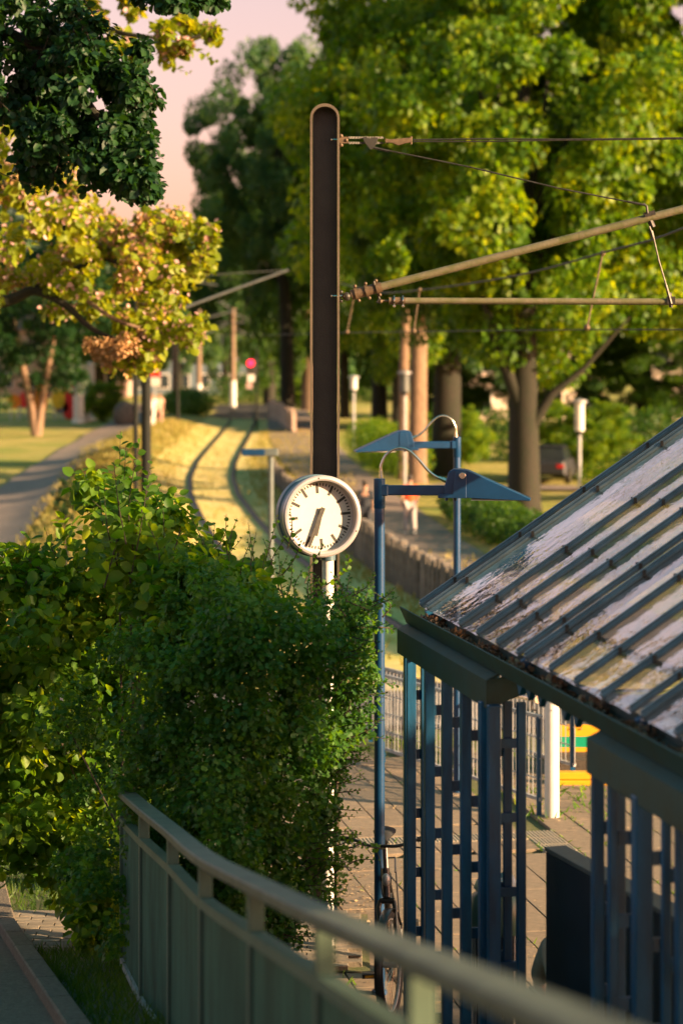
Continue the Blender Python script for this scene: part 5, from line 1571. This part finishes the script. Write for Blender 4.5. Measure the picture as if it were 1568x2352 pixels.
# the leaves that show largest are objects of their own: those nearest the camera side and the top
score = -(p_[:, 1]) * 1.0 + p_[:, 2] * .35 + rng.normal(0, .1, len(p_))
wx = p_[:, 0] + hz.location.x; score[wx < -2.75] = -99
order = np.argsort(-score); big = order[:290]; rest = order[290:]
leaf_object('foliage', p_[rest], d_[rest], u_[rest], rng.uniform(.05, .09, len(rest)), LEAF_ROUND, M['hazel'], hz)
lm = bpy.data.meshes.new('leaf'); lm.from_pydata([tuple(v) for v in LEAF_ROUND[0]], [], LEAF_ROUND[1]); lm.materials.append(M['hazel_obj'])
def leaf_piece(mesh, parent, p, d, u, s):
    o = bpy.data.objects.new('leaf', mesh); link(o, parent)
    d = Vector(d).normalized(); u = Vector(u); u = (u - d * u.dot(d)).normalized(); sx = d.cross(u)
    m3 = Matrix(((sx.x, d.x, u.x), (sx.y, d.y, u.y), (sx.z, d.z, u.z)))
    o.location = Vector(p); o.rotation_euler = m3.to_euler(); o.scale = (s, s, s)
for i in big: leaf_piece(lm, hz, p_[i], d_[i], u_[i], rng.uniform(.065, .10))
tw = MB()
for b in zb_[::22]:
    c = Vector(b[:3])
    if c.x < -.1: continue
    a = Vector((.55 + rng.normal() * .1, rng.normal() * .15, 0))
    tw.tube([a, a.lerp(c, .5) + Vector((0, 0, .2)), c], [.013, .009, .004], 5)
tw.build('branches', M['twig'], hz)
specs = [(130, 1330, 40, 1255, 16.9, .09, 9), (150, 1300, 105, 1215, 17, .08, 8), (260, 1290, 215, 1150, 17, .08, 9), (330, 1290, 180, 1120, 17, .07, 9), (60, 1340, 10, 1290, 16.8, .09, 7), (340, 1260, 370, 1110, 17, .07, 9),
         (400, 1270, 440, 1150, 17, .06, 9), (450, 1300, 520, 1180, 16.6, .055, 10), (540, 1330, 545, 1190, 16.5, .06, 9), (600, 1330, 640, 1180, 16.4, .055, 12), (620, 1340, 660, 1230, 16.4, .055, 10), (470, 1310, 435, 1180, 16.6, .05, 8), (590, 1330, 570, 1200, 16.5, .05, 8),
         (640, 1330, 690, 1250, 16.4, .05, 9), (700, 1340, 745, 1250, 16.3, .045, 10), (740, 1350, 800, 1270, 16.3, .05, 10), (660, 1260, 665, 1165, 16.3, .035, 8)]
add_shoots(hz, specs, LEAF_ROUND, M['hazel'])

# a tall thin-stemmed sapling between them
sg = thing('privet_sapling', 'tall thin sapling with upright shoots standing above the bushes', 'sapling', (-1.45, 16.2, 0))
specs = []
for (a, b, c, d, n_) in ((270, 1330, 277, 990, 26), (300, 1340, 290, 1020, 24), (320, 1340, 322, 1010, 26), (300, 1330, 345, 1060, 22), (250, 1330, 225, 1110, 18), (270, 1300, 240, 1120, 14), (330, 1330, 300, 1075, 20), (350, 1330, 335, 1130, 18), (380, 1330, 375, 1170, 14), (290, 1250, 262, 1060, 16), (310, 1240, 350, 1090, 14), (240, 1350, 285, 1160, 20), (360, 1350, 330, 1180, 20)):
    specs.append((a, b, c, d, 15.95 + rng.normal() * .12, .12, n_))
add_shoots(sg, specs, LEAF_FOLD, M['hazel'])
MBs = MB()
for px in (275, 300, 325): MBs.tube([P(px, 1345, 16.2) - sg.location, Vector((rng.normal() * .05, 0, 0))], [.008, .016], 6)
MBs.build('stem', M['twig'], sg)

# ------------------------------------------------------------------ flowering tree on the left (pale pink blossoms, brown seed heads)
pt = thing('flowering_tree', 'golden-leaved flowering tree with pale pink blossoms and brown seed clusters', 'tree', (-6.6, 32.5, ground_z(32.5) - .1))
poly_rows = []
def fill(rows, x0, x1, y0f, y1f, step, D0_, Ds, r0, r1, prob=1.0):
    x = x0
    while x < x1:
        y = y0f(x)
        while y < y1f(x):
            if rng.random() < prob: rows.append((x + rng.normal() * step * .3, y + rng.normal() * step * .3, D0_ + rng.normal() * Ds, rng.uniform(r0, r1)))
            y += step
        x += step
ip = lambda xs_, ys_: (lambda x: float(np.interp(x, xs_, ys_)))
fill(poly_rows, -60, 400, ip([-60, 0, 150, 250, 330, 400], [270, 290, 360, 480, 500, 540]), ip([-60, 0, 100, 200, 300, 360, 400], [690, 690, 720, 780, 815, 810, 800]), 38, 32, 1.1, .14, .30, .52)
fill(poly_rows, 390, 490, ip([390, 430, 500], [510, 520, 560]), ip([390, 430, 470, 500], [640, 610, 610, 590]), 34, 31.5, .6, .14, .24, .75)
fill(poly_rows, 340, 480, ip([340, 400, 480], [700, 730, 740]), ip([340, 400, 480], [810, 800, 790]), 36, 31.5, .6, .12, .2, .6)
fill(poly_rows, 200, 440, ip([200, 300, 440], [0, -20, -10]), ip([200, 300, 360, 440], [120, 160, 150, 90]), 36, 31, .8, .07, .17, .42)
fill(poly_rows, 430, 500, ip([430, 500], [50, 60]), ip([430, 500], [120, 100]), 30, 31, .5, .08, .14, .7)
pb_ = px_blobs(poly_rows, pt.location)
p_, d_, u_ = blob_leaves(pb_, 62, shell=.3, flat=.4, droop=.5)
leaf_object('foliage', p_, d_, u_, rng.uniform(.06, .15, len(p_)), LEAF_ROUND, M['pau_leaf'], pt)
p_, d_, u_ = blob_leaves(pb_, 30, shell=.4, flat=.2, droop=.5)
leaf_object('blossoms', p_, d_, u_, rng.uniform(.035, .075, len(p_)), LEAF_ROUND, M['pau_flower'], pt)
sub_ = [b for b in pb_ if rng.random() < .35]
p_, d_, u_ = blob_leaves(sub_, 150, shell=.4, flat=.2, droop=.1)
leaf_object('seed_clusters', p_, d_, u_, rng.uniform(.03, .065, len(p_)), LEAF_ROUND, M['pau_seed'], pt)
rows = []
fill(rows, 215, 350, ip([215, 350], [790, 780]), ip([215, 280, 350], [810, 845, 835]), 20, 31.5, .4, .08, .13, 1)
p_, d_, u_ = blob_leaves(px_blobs(rows, pt.location), 110, shell=.4)
leaf_object('seed_clusters', p_, d_, u_, rng.uniform(.03, .06, len(p_)), LEAF_ROUND, M['pau_seed'], pt)
def branch(parent, rows, r0, r1, m_='bark', name='branch'):
    pts = smooth_path([P(*r_) - parent.location for r_ in rows], 6); n_ = len(pts)
    MB().tube(pts, [r0 + (r1 - r0) * i / (n_-1) for i in range(n_)], 8).build(name, M[m_], parent, smooth=True)
MB().tube([(0, 0, -.2), (.1, 0, 2), (.3, -.1, 4.6), (.2, 0, 8), (.8, 0, 11)], [.34, .27, .22, .16, .06], 14).build('trunk', M['bark'], pt, smooth=True)
branch(pt, [(-330, 760, 32.5), (-100, 710, 32.3), (20, 690, 32), (80, 668, 32), (150, 700, 31.8), (220, 760, 31.6), (330, 800, 31.5)], .11, .02)
branch(pt, [(60, 672, 32), (150, 630, 32), (230, 590, 32), (330, 560, 31.8), (420, 560, 31.6)], .05, .015)
branch(pt, [(-330, 560, 32.5), (-60, 430, 32.2), (30, 430, 32), (90, 470, 32), (170, 540, 31.8), (260, 600, 31.6), (400, 620, 31.6)], .09, .02)
branch(pt, [(-330, 420, 32.5), (-40, 370, 32), (60, 395, 32), (120, 440, 31.8)], .06, .02, 'bark_red')
branch(pt, [(140, 640, 32), (200, 690, 31.8), (280, 740, 31.6), (400, 770, 31.6), (470, 755, 31.6)], .04, .012, 'bark_red')
branch(pt, [(-330, 200, 32.5), (0, 120, 32), (180, 60, 31.5), (300, 80, 31), (420, 90, 31), (490, 70, 31)], .06, .012)
# single curled seed tips at the ends of its branches
MBs = MB()
specs = []
for (a, b, c, d) in ((360, 560, 375, 450), (400, 560, 420, 470), (450, 590, 505, 560), (460, 590, 490, 650), (400, 620, 460, 665), (470, 600, 500, 610), (340, 680, 400, 640), (440, 790, 480, 720), (330, 700, 350, 640), (420, 60, 500, 50), (420, 100, 498, 145), (380, 140, 440, 170), (290, 150, 350, 170)):
    specs.append((a, b, c, d, 31, .12, 9))
add_shoots(pt, specs, LEAF_ROUND, M['pau_leaf'])

# ------------------------------------------------------------------ dark overhanging branch, nearer
dk = thing('dark_tree', 'shaded dark green tree hanging into the upper left corner', 'tree', (-4.2, 15.0, -.05))
rows = []
fill(rows, -60, 200, ip([-60, 0, 200], [-60, -60, 60]), ip([-60, 0, 100, 150, 215], [250, 262, 262, 270, 150]), 36, 14.8, .35, .07, .15, .72)
fill(rows, 110, 335, ip([110, 170, 220, 335], [130, 60, 150, 230]), ip([110, 180, 250, 335], [270, 340, 400, 420]), 30, 14.6, .25, .05, .11, .66)
fill(rows, 205, 330, ip([205, 330], [340, 300]), ip([205, 260, 330], [390, 430, 440]), 28, 14.6, .25, .07, .11, 1)
fill(rows, 60, 150, ip([60, 150], [250, 260]), ip([60, 110, 150], [420, 390, 350]), 26, 14.6, .2, .05, .08, .8)
fill(rows, 150, 330, ip([150, 250, 330], [-60, -60, 220]), ip([150, 220, 240, 330], [160, 60, 230, 240]), 30, 14.7, .2, .05, .09, .14)
fill(rows, 330, 500, ip([330, 500], [-60, -60]), ip([330, 420, 500], [-8, -2, -2]), 24, 14.6, .2, .06, .09, .8)
rows += [(345, 415, 14.6, .06), (352, 438, 14.6, .05), (330, 440, 14.6, .06), (338, 380, 14.6, .06), (320, 330, 14.6, .06), (328, 280, 14.6, .05), (215, 60, 14.6, .06), (235, 120, 14.6, .07), (270, 160, 14.6, .07)]; rows.append((325, 110, 14.6, .06)); rows.append((315, 215, 14.6, .07))
kb_ = px_blobs(rows, dk.location)
p_, d_, u_ = blob_leaves(kb_, 105, shell=.25, flat=.35, droop=.6)
score = -p_[:, 1] + rng.normal(0, .1, len(p_)); 
vis = ((p_[:, 0] + dk.location.x) / (p_[:, 1] + 15) * F + 784 > 0) & (CAM_Z - (p_[:, 2] - .05) > -(790 / F) * 15); score[~vis] = -99
order = np.argsort(-score); big = order[:280]; rest = order[280:]
leaf_object('foliage', p_[rest], d_[rest], u_[rest], rng.uniform(.035, .075, len(rest)), LEAF_FOLD, M['tree_dark'], dk)
lm2 = bpy.data.meshes.new('leaf'); lm2.from_pydata([tuple(v) for v in LEAF_FOLD[0]], [], LEAF_FOLD[1]); lm2.materials.append(M['tree_dark_obj'])
for i in big: leaf_piece(lm2, dk, p_[i], d_[i], u_[i], rng.uniform(.042, .08))
MB().tube([(0, 0, -.2), (.1, 0, 2.5), (.25, 0, 5), (.4, 0, 7.5)], [.26, .2, .15, .06], 12).build('trunk', M['bark'], dk, smooth=True)
branch(dk, [(-600, 300, 15), (-150, 60, 14.9), (40, 90, 14.8), (150, 170, 14.7), (240, 290, 14.6), (330, 410, 14.6)], .07, .008)
branch(dk, [(-600, 200, 15), (-100, 10, 14.9), (100, -20, 14.8), (260, -10, 14.7), (500, -12, 14.6)], .06, .006)
branch(dk, [(60, 100, 14.8), (90, 230, 14.6), (75, 330, 14.6), (70, 420, 14.6)], .02, .004)
branch(dk, [(150, 170, 14.7), (240, 150, 14.6), (320, 110, 14.6)], .012, .003)
for (a, b, c, d) in ((150, 0, 215, 90), (190, 20, 240, 110), (160, 130, 215, 200), (60, 180, 120, 60)):
    branch(dk, [(a, b, 14.7), ((a+c)//2+8, (b+d)//2, 14.65), (c, d, 14.6)], .008, .003)

specs = []
for i in range(70):
    f_ = rng.random()
    ex, ey = [(330, 230), (335, 330), (340, 400), (300, 430), (230, 420), (120, 400), (80, 410), (215, 90), (250, 170), (20, 250)][int(rng.integers(0, 10))]
    sx, sy = ex - rng.uniform(10, 50), ey - rng.uniform(20, 60)
    specs.append((sx + rng.normal() * 22, sy + rng.normal() * 22, ex + rng.normal() * 26, ey + rng.uniform(-10, 45), 14.6, .075, 9))
add_shoots(dk, specs, LEAF_FOLD, M['tree_dark'])
# ------------------------------------------------------------------ poles left of the centre
GP = 'overhead line poles along the track'
def pole(label, px, py_top, D, wdt, m_, arms=(), white_base=False, gz=None):
    x = P(px, 0, D).x; zt_ = P(px, py_top, D).z; zb = terrain(x, D) - .15 if gz is None else gz
    t = thing('line_pole', label, 'pole', (x, D, zb), 0, GP)
    MB().lathe([(wdt*.62, 0), (wdt*.55, .3), (wdt*.5, (zt_ - zb)*.5), (wdt*.44, zt_ - zb), (.001, zt_ - zb + .02)], 14).build('shaft', m_, t, smooth=True)
    if white_base: MB().lathe([(wdt*.64, .1), (wdt*.60, 2.4)], 14).build('white_band', M['white'], t, smooth=True)
    for (pa, pb, r_) in arms:
        MB().tube([P(*pa, D) - t.location, P(*pb, D) - t.location], r_, 8).build('arm', M['arm_grey'], t, smooth=True)
    return t
M['pole_dark'] = mat('dark_green_pole', (.012, .014, .012), .7, 0, .2, 4, spec=.2)
M['arm_grey'] = mat('arm_grey', (.11, .12, .12), .6, 0, .2, 4)
M['pole_brown'] = mat('sunlit_brown_pole', (.20, .13, .085), .7, 0, .2, 1)
pole('thick dark pole behind the flowering branches, nearest of the line poles', 336, 560, 60, .24, M['pole_dark'], [((345, 735), (662, 620), .034), ((345, 640), (662, 620), .008)])
pole('thinner dark pole just left of the thick dark one', 312, 640, 64, .13, M['pole_dark'])
pole('thin dark pole ending in the sunlit grass', 408, 620, 150, .20, M['pole_dark'], [((408, 640), (500, 655), .04)])
pole('brown sunlit pole partly behind the thin dark one', 401, 690, 188, .42, M['pole_brown'])
pole('brown pole with a white base between the grass bank and the far hedge', 457, 712, 193, .42, M['pole_brown'], [((457, 735), (545, 712), .07), ((457, 775), (520, 745), .06)], True)
pole('brown pole with a white base nearest the red signal, with cross arms', 535, 708, 206, .46, M['pole_brown'], [((500, 742), (600, 738), .07), ((495, 772), (610, 765), .06), ((535, 712), (500, 690), .07), ((535, 720), (600, 745), .06), ((535, 752), (590, 778), .05)], True)
# wires between them
fwz = thing('far_wires', 'bundle of thin overhead wires crossing behind the far poles', 'overhead wire', P(535, 740, 205))
for (a, b, da, db_) in (((380, 700), (640, 742), 190, 215), ((410, 745), (720, 740), 190, 215), ((420, 640), (600, 640), 150, 230), ((535, 712), (440, 615), 205, 120), ((600, 600), (545, 760), 150, 205)):
    MB().tube([P(*a, da), P(*b, db_)], .035, 5).build('wire', M['cable'], fwz, world=True)

# red tram signal
D_ = 150
sgx = P(578, 0, D_).x
ts = thing('tram_signal', 'tram signal showing a round red light at the end of the track', 'signal', (P(590, 0, D_).x, D_, -1.1))
zt_ = P(0, 800, D_).z
MB().tube([(0, 0, 0), (0, 0, zt_ + 1.1)], .06, 10).build('pole', M['pole_dark'], ts)
MB().box((P(577, 0, D_).x - ts.location.x, 0, P(0, 842, D_).z + 1.1), (.62, .3, 1.0)).build('housing', M['black'], ts, bevel=.03)
rm, n = new_mat('red_signal_light'); eo = n.nodes.new('ShaderNodeEmission'); eo.inputs[0].default_value = (1, .01, .03, 1); eo.inputs[1].default_value = 3.5; oo = n.nodes.new('ShaderNodeOutputMaterial'); n.links.new(eo.outputs[0], oo.inputs[0])
MB().sphere((P(576, 0, D_).x - ts.location.x, -.15, P(0, 834, D_).z + 1.1), .20, 16, 8, (1, .4, 1)).build('lens', rm, ts, smooth=True)
MB().box((P(577, 0, D_).x - ts.location.x, -.1, P(0, 867, D_).z + 1.1), (.42, .06, .5)).build('plate', M['white'], ts)
MB().box((P(573, 0, D_).x - ts.location.x, -.1, P(0, 885, D_).z + 1.1), (.36, .06, .4)).build('lower_plate', M['pau_flower'], ts)
# rise of dark ballast at the end of the grass track
me_ = MB(); c = P(585, 0, 172)
prof = []
vs = []; fs = []
for j in range(9):
    y = 168 + j * 6
    for i in range(11):
        x = track_center(y) + .3 + (i - 5) * .75
        vs.append((x, y, terrain(x, y) - .15 + .22 * max(0, math.cos((i - 5) / 5 * 1.5)) * min(1, j / 2.0) + .05 * math.sin(i * 3 + j * 2)))
    if j:
        for i in range(10): q = (j-1)*11+i; fs.append((q, q+1, q+12, q+11))
me_.add(vs, fs); bo = me_.build('ballast_bed', mat('dark_ballast', (.018, .018, .02), .9, 0, .4, 2, bump=.5, bscale=6), smooth=True); bo['kind'] = 'structure'

# ------------------------------------------------------------------ concrete post wall
def post_wall(label, pts, hgt, wd, step, hvar=.05, mt=None, h_far=1.0):
    t = thing('post_wall', label, 'wall', (pts[0][0], pts[0][1], FG))
    mb = MB(); mb.box((0, 0, hgt/2), (wd, .16, hgt)); o = mb.build('concrete_post', mt or M['concrete'], None, bevel=.02); me = o.data; bpy.data.objects.remove(o)
    mc = MB(); mc.box((0, 0, 0), (wd*.9, .2, .06)); o = mc.build('cap', mt or M['concrete'], None, bevel=.01); mec = o.data; bpy.data.objects.remove(o)
    cnt = 0
    for (xa, ya), (xb, yb) in zip(pts, pts[1:]):
        L_ = math.hypot(xb-xa, yb-ya); n_ = int(L_ / step)
        for i in range(n_):
            q = i / n_; x = xa + (xb-xa)*q; y = ya + (yb-ya)*q
            o = bpy.data.objects.new('concrete_post', me); link(o, t)
            o.location = (x - t.location.x, y - t.location.y, terrain(x, y) - .12 - FG - (min(.35, max(0, (y - 60) * .03)) if y < 120 else 0) + random.uniform(-hvar, hvar)); o.rotation_euler = (random.uniform(-.02, .02), random.uniform(-.02, .02), math.atan2(yb-ya, xb-xa) + random.uniform(-.08, .08))
            cnt += 1
    # added backing slab, dark on the weathered wall to imitate shadowed gaps
    for (xa, ya), (xb, yb) in zip(pts, pts[1:]):
        s = Vector((yb-ya, xa-xb, 0)).normalized() * .12
        MB().bar(Vector((xa, ya, terrain(xa, ya) + hgt*.42 - (min(.35, max(0, (ya - 60) * .03)) if ya < 120 else 0))) + s, Vector((xb, yb, terrain(xb, yb) + hgt*.38 - (min(.35, max(0, (yb - 60) * .03)) if yb < 120 else 0))) + s, .06, hgt*.75).build('backing', M['bark'] if mt is None else mt, t, world=True)
    return t
post_wall('weathered concrete post wall beside the walkers, right of the clock', [(3.6, 41), (2.9, 44), (2.2, 48), (1.47, 52.5), (.86, 56.5), (.1, 64), (-.86, 74.6), (-1.6, 82), (-2.4, 92), (-3.1, 104)], 1.15, .25, .38, .07)
post_wall('pale sunlit post wall at the far end of the path, left of the mast', [(-2.9, 146), (-3.6, 156), (-4.2, 166), (-5.3, 176)], 1.5, .34, .62, mt=mat('pale_concrete', (.50, .36, .28), .85, 0, .2, 2))

# ------------------------------------------------------------------ white park lantern and others
def lantern(label, px, D, ptop, pbot, hm=None):
    x = P(px, 0, D).x; zb = terrain(x, D) - .05; zt_ = P(0, ptop, D).z; z1 = P(0, pbot, D).z
    t = thing('park_lantern', label, 'lantern', (x, D, zb), 0, 'cylinder lanterns in the park')
    MB().tube([(0, 0, 0), (0, 0, z1 - zb)], .06, 12).build('pole', M['galv'], t, smooth=True)
    MB().tube([(0, 0, z1 - zb), (0, 0, zt_ - zb - .12)], .17, 18).build('lamp_cylinder', hm or M['white'], t, smooth=True)
    MB().lathe([(.26, zt_ - zb - .14), (.26, zt_ - zb - .06), (.05, zt_ - zb), (.001, zt_ - zb)], 18).build('cap', M['galv'], t, smooth=True)
    MB().tube([(0, 0, z1 - zb - .12), (0, 0, z1 - zb)], .12, 14).build('collar', M['pole_dark'], t, smooth=True)
lantern('white cylinder lantern in the park near the glass roof', 1330, 84, 916, 990)
lantern('distant lantern seen just right of the brown mast', 812, 118, 862, 895)
lantern('slim lantern in front of the reddish trunks behind the lamp heads', 929, 92, 850, 900, M['arm_grey'])

# ------------------------------------------------------------------ parked cars
def car(label, x, y, rz, paint):
    t = thing('parked_car', label, 'car', (x, y, terrain(x, y)), rz, 'parked cars behind the park')
    body = MB()
    secs = [(-2.1, .45, .80, .70), (-2.0, .35, .92, .80), (-1.2, .30, .95, .86), (0, .30, .95, .88), (1.1, .30, .92, .86), (1.9, .32, .78, .80), (2.1, .42, .66, .68)]
    vs = []; fs = []
    for (X, z0_, z1_, hw_) in secs:
        vs += [(X, -hw_, z0_), (X, -hw_ - .02, (z0_+z1_)/2), (X, -hw_ + .06, z1_), (X, hw_ - .06, z1_), (X, hw_ + .02, (z0_+z1_)/2), (X, hw_, z0_)]
    for i in range(len(secs)-1):
        for k in range(6): q = i*6; fs.append((q+k, q+(k+1) % 6, q+6+(k+1) % 6, q+6+k))
    fs += [tuple(range(5, -1, -1)), tuple((len(secs)-1)*6 + k for k in range(6))]
    body.add(vs, fs).build('body', paint, t, smooth=True, angle=35)
    gl_ = mat('car_glass', (.02, .025, .03), .1, 0, .1, 3)
    cb = MB(); sec = [(-1.75, .94, .94, .74), (-1.3, .93, 1.38, .62), (-.1, .93, 1.46, .62), (.35, .93, 1.38, .60), (.95, .92, .94, .70)]
    vs = []; fs = []
    for (X, z0_, z1_, hw_) in sec: vs += [(X, -.78, z0_), (X, -hw_, z1_), (X, hw_, z1_), (X, .78, z0_)]
    for i in range(len(sec)-1):
        for k in range(4): q = i*4; fs.append((q+k, q+(k+1) % 4, q+4+(k+1) % 4, q+4+k))
    cb.add(vs, fs).build('windows', gl_, t, smooth=True, angle=20)
    MB().box((-.65, 0, 1.44), (1.25, 1.2, .04)).build('roof', paint, t, bevel=.015)
    for X in (-1.3, 1.3):
        for Y in (-.80, .80):
            MB().tube([(X, Y - .1, .32), (X, Y + .1, .32)], .32, 20).build('wheel', M['black'], t, smooth=True, angle=30)
    for Y in (-.6, .6):
        MB().sphere((2.04, Y, .62), .09, 10, 6, (.6, 1.3, .8)).build('headlight', M['ring'], t, smooth=True)
        MB().box((-2.08, Y, .72), (.06, .28, .14)).build('tail_light', mat('tail_light', (.4, .01, .01), .3), t)
car('dark parked car half hidden by shrubs beside the thick trunk', P(1268, 0, 95).x, 95.5, R(78), mat('dark_car_paint', (.012, .014, .02), .6, 0, .1, 2))
if False: car('pale parked car behind the hedge near the glass roof edge', P(1420, 0, 97).x, 97.5, R(5), mat('pale_car_paint', (.45, .42, .40), .3, .2, .1, 2))

# ------------------------------------------------------------------ houses
def house(label, x, y, wd, dp, hg, wall, roofm, rz=0.0, rows=2, cols=4, roof_h=2.2, cat='house', z0=None):
    z0 = terrain(x, y) - .2 if z0 is None else z0
    t = thing('house', label, cat, (x, y, z0), rz)
    MB().box((0, 0, hg/2), (wd, dp, hg)).build('wall', wall, t)
    if roof_h > 0:
        MB().add([(-wd/2-.4, -dp/2-.4, hg), (wd/2+.4, -dp/2-.4, hg), (wd/2+.4, dp/2+.4, hg), (-wd/2-.4, dp/2+.4, hg), (-wd/2-.4, 0, hg+roof_h), (wd/2+.4, 0, hg+roof_h)],
                 [(0,1,5,4), (2,3,4,5), (0,4,3), (1,2,5), (3,2,1,0)]).build('roof', roofm, t)
        MB().box((wd*.25, 0, hg+roof_h*.9), (.7, .7, 1.6)).build('chimney', M['bark_red'], t)
    gm_ = M.get('wglass') or mat('window_glass', (.03, .04, .05), .1, 0, .1, 2); M['wglass'] = gm_
    for r_ in range(rows):
        for c_ in range(cols):
            X = -wd/2 + wd*(c_+.5)/cols; Z = hg*(r_+.55)/rows
            fo = MB().box((X, -dp/2-.03, Z), (1.3, .1, 1.6)).build('window', M['white'], t)
            g_ = MB().box((X, -dp/2-.09, Z), (1.1, .04, 1.4)).build('pane', gm_, fo)
    return t
wcream = mat('cream_render', (.62, .50, .42), .8, 0, .08, .6); wgrey = mat('grey_blue_facade', (.10, .14, .18), .7, 0, .15, .5); rr_ = mat('roof_tiles', (.20, .09, .06), .8, 0, .3, 2)
house('pale house glimpsed through the trees behind the thick dark trunk', 13.5, 178, 10, 8, 5.5, wcream, rr_, .1)
house('pale house at the right edge behind the park hedge', 29, 176, 14, 8, 6.0, wcream, rr_, -.1, 2, 6)
house('grey-blue building with rows of windows at the far end of the track', -17.0, 262, 15, 8, 9, wgrey, rr_, 0.05, 3, 7, 0)
house('pinkish house behind the forked tree on the left', -30, 250, 16, 8, 7, mat('pink_render', (.50, .34, .28), .8, 0, .1, .6), rr_, 0, 2, 6)
sg_ = thing('red_sign', 'red and white sign in front of the grey-blue building', 'sign', (P(356, 0, 215).x, 215, -1))
zc = P(0, 846, 215).z + 1
MB().tube([(0, 0, 0), (0, 0, zc - .6)], .08, 8).build('post', M['galv'], sg_)
MB().box((0, 0, zc), (.95, .2, 1.5)).build('panel', mat('red_panel', (.75, .03, .02), .5), sg_)
MB().box((0, -.02, zc - 1.2), (.95, .2, .7)).build('lower_panel', M['white'], sg_)
# pale pillars and play panels on the left lawn
for i, (px, w_, top) in enumerate(((181, .38, 838), (196, .32, 842), (210, .26, 832))):
    D_ = 166 + i * 3
    x = P(px, 0, D_).x; z0 = terrain(x, D_) - .1
    t = thing('stone_pillar', ('leftmost and widest', 'middle', 'rightmost and slimmest')[i] + ' of three tall pale pillars on the left lawn', 'pillar', (x, D_, z0), 0, 'pale pillars on the left lawn')
    hh = P(0, top, D_).z - z0
    MB().lathe([(w_*1.25, 0), (w_*1.2, .2), (w_, .3), (w_*.92, hh - .25), (w_*1.1, hh - .15), (w_*1.1, hh), (.001, hh)], 16).build('shaft', M['white'], t, smooth=True, angle=30)
cols = {'red': mat('red_play', (.75, .03, .03), .5), 'orange': mat('orange_play', (.85, .22, .01), .5), 'yellow': mat('yellow_play', (.85, .50, .02), .5), 'purple': mat('purple_play', (.10, .04, .12), .5)}
for i, (px, py, w_, h_, c_) in enumerate(((46, 922, .8, .9, 'orange'), (82, 918, .6, 1.0, 'red'), (144, 915, .85, 2.1, 'orange'), (208, 915, .8, 1.3, 'yellow'), (250, 920, 1.05, 2.3, 'red'), (262, 912, .5, 1.2, 'orange'), (284, 905, .7, 1.5, 'red'), (222, 935, .9, .8, 'purple'))):
    px_ = px * .435 * 2.2991 if False else px
    D_ = 172 + (i % 3) * 3
    x = P(px_ * .62 + 5, 0, D_).x; z0 = terrain(x, D_) - .05
    zc = P(0, py, D_).z
    t = thing('play_panel', ('small orange', 'small dark red', 'tall orange', 'round yellow', 'tall red', 'narrow orange', 'high red', 'low purple')[i] + ' play panel on the left lawn behind the forked tree', 'play panel', (x, D_, z0), 0, 'colourful play panels on the left lawn')
    MB().lathe([(.001, -.06), (w_*.55, -.06), (w_*.6, 0), (w_*.55, .06), (.001, .06)], 20, Matrix.Translation((0, 0, zc - z0)) @ Matrix.Diagonal((1, 1, h_ / w_, 1)) @ Matrix.Rotation(R(90), 4, 'X')).build('panel', cols[c_], t)
    for s in (-.35, .35): MB().tube([(s*w_, .08, 0), (s*w_, .08, zc - z0)], .05, 8).build('post', M['galv'], t)
# pale bench-like boulder beside the path
rk = thing('boulder', 'pale pinkish boulder at the edge of the far park path', 'boulder', (P(288, 0, 160).x, 160, terrain(P(288, 0, 160).x, 160)))
MB().sphere((0, 0, .6), .9, 14, 9, (.9, .7, 1.1)).build('stone', M['concrete'], rk, smooth=True)
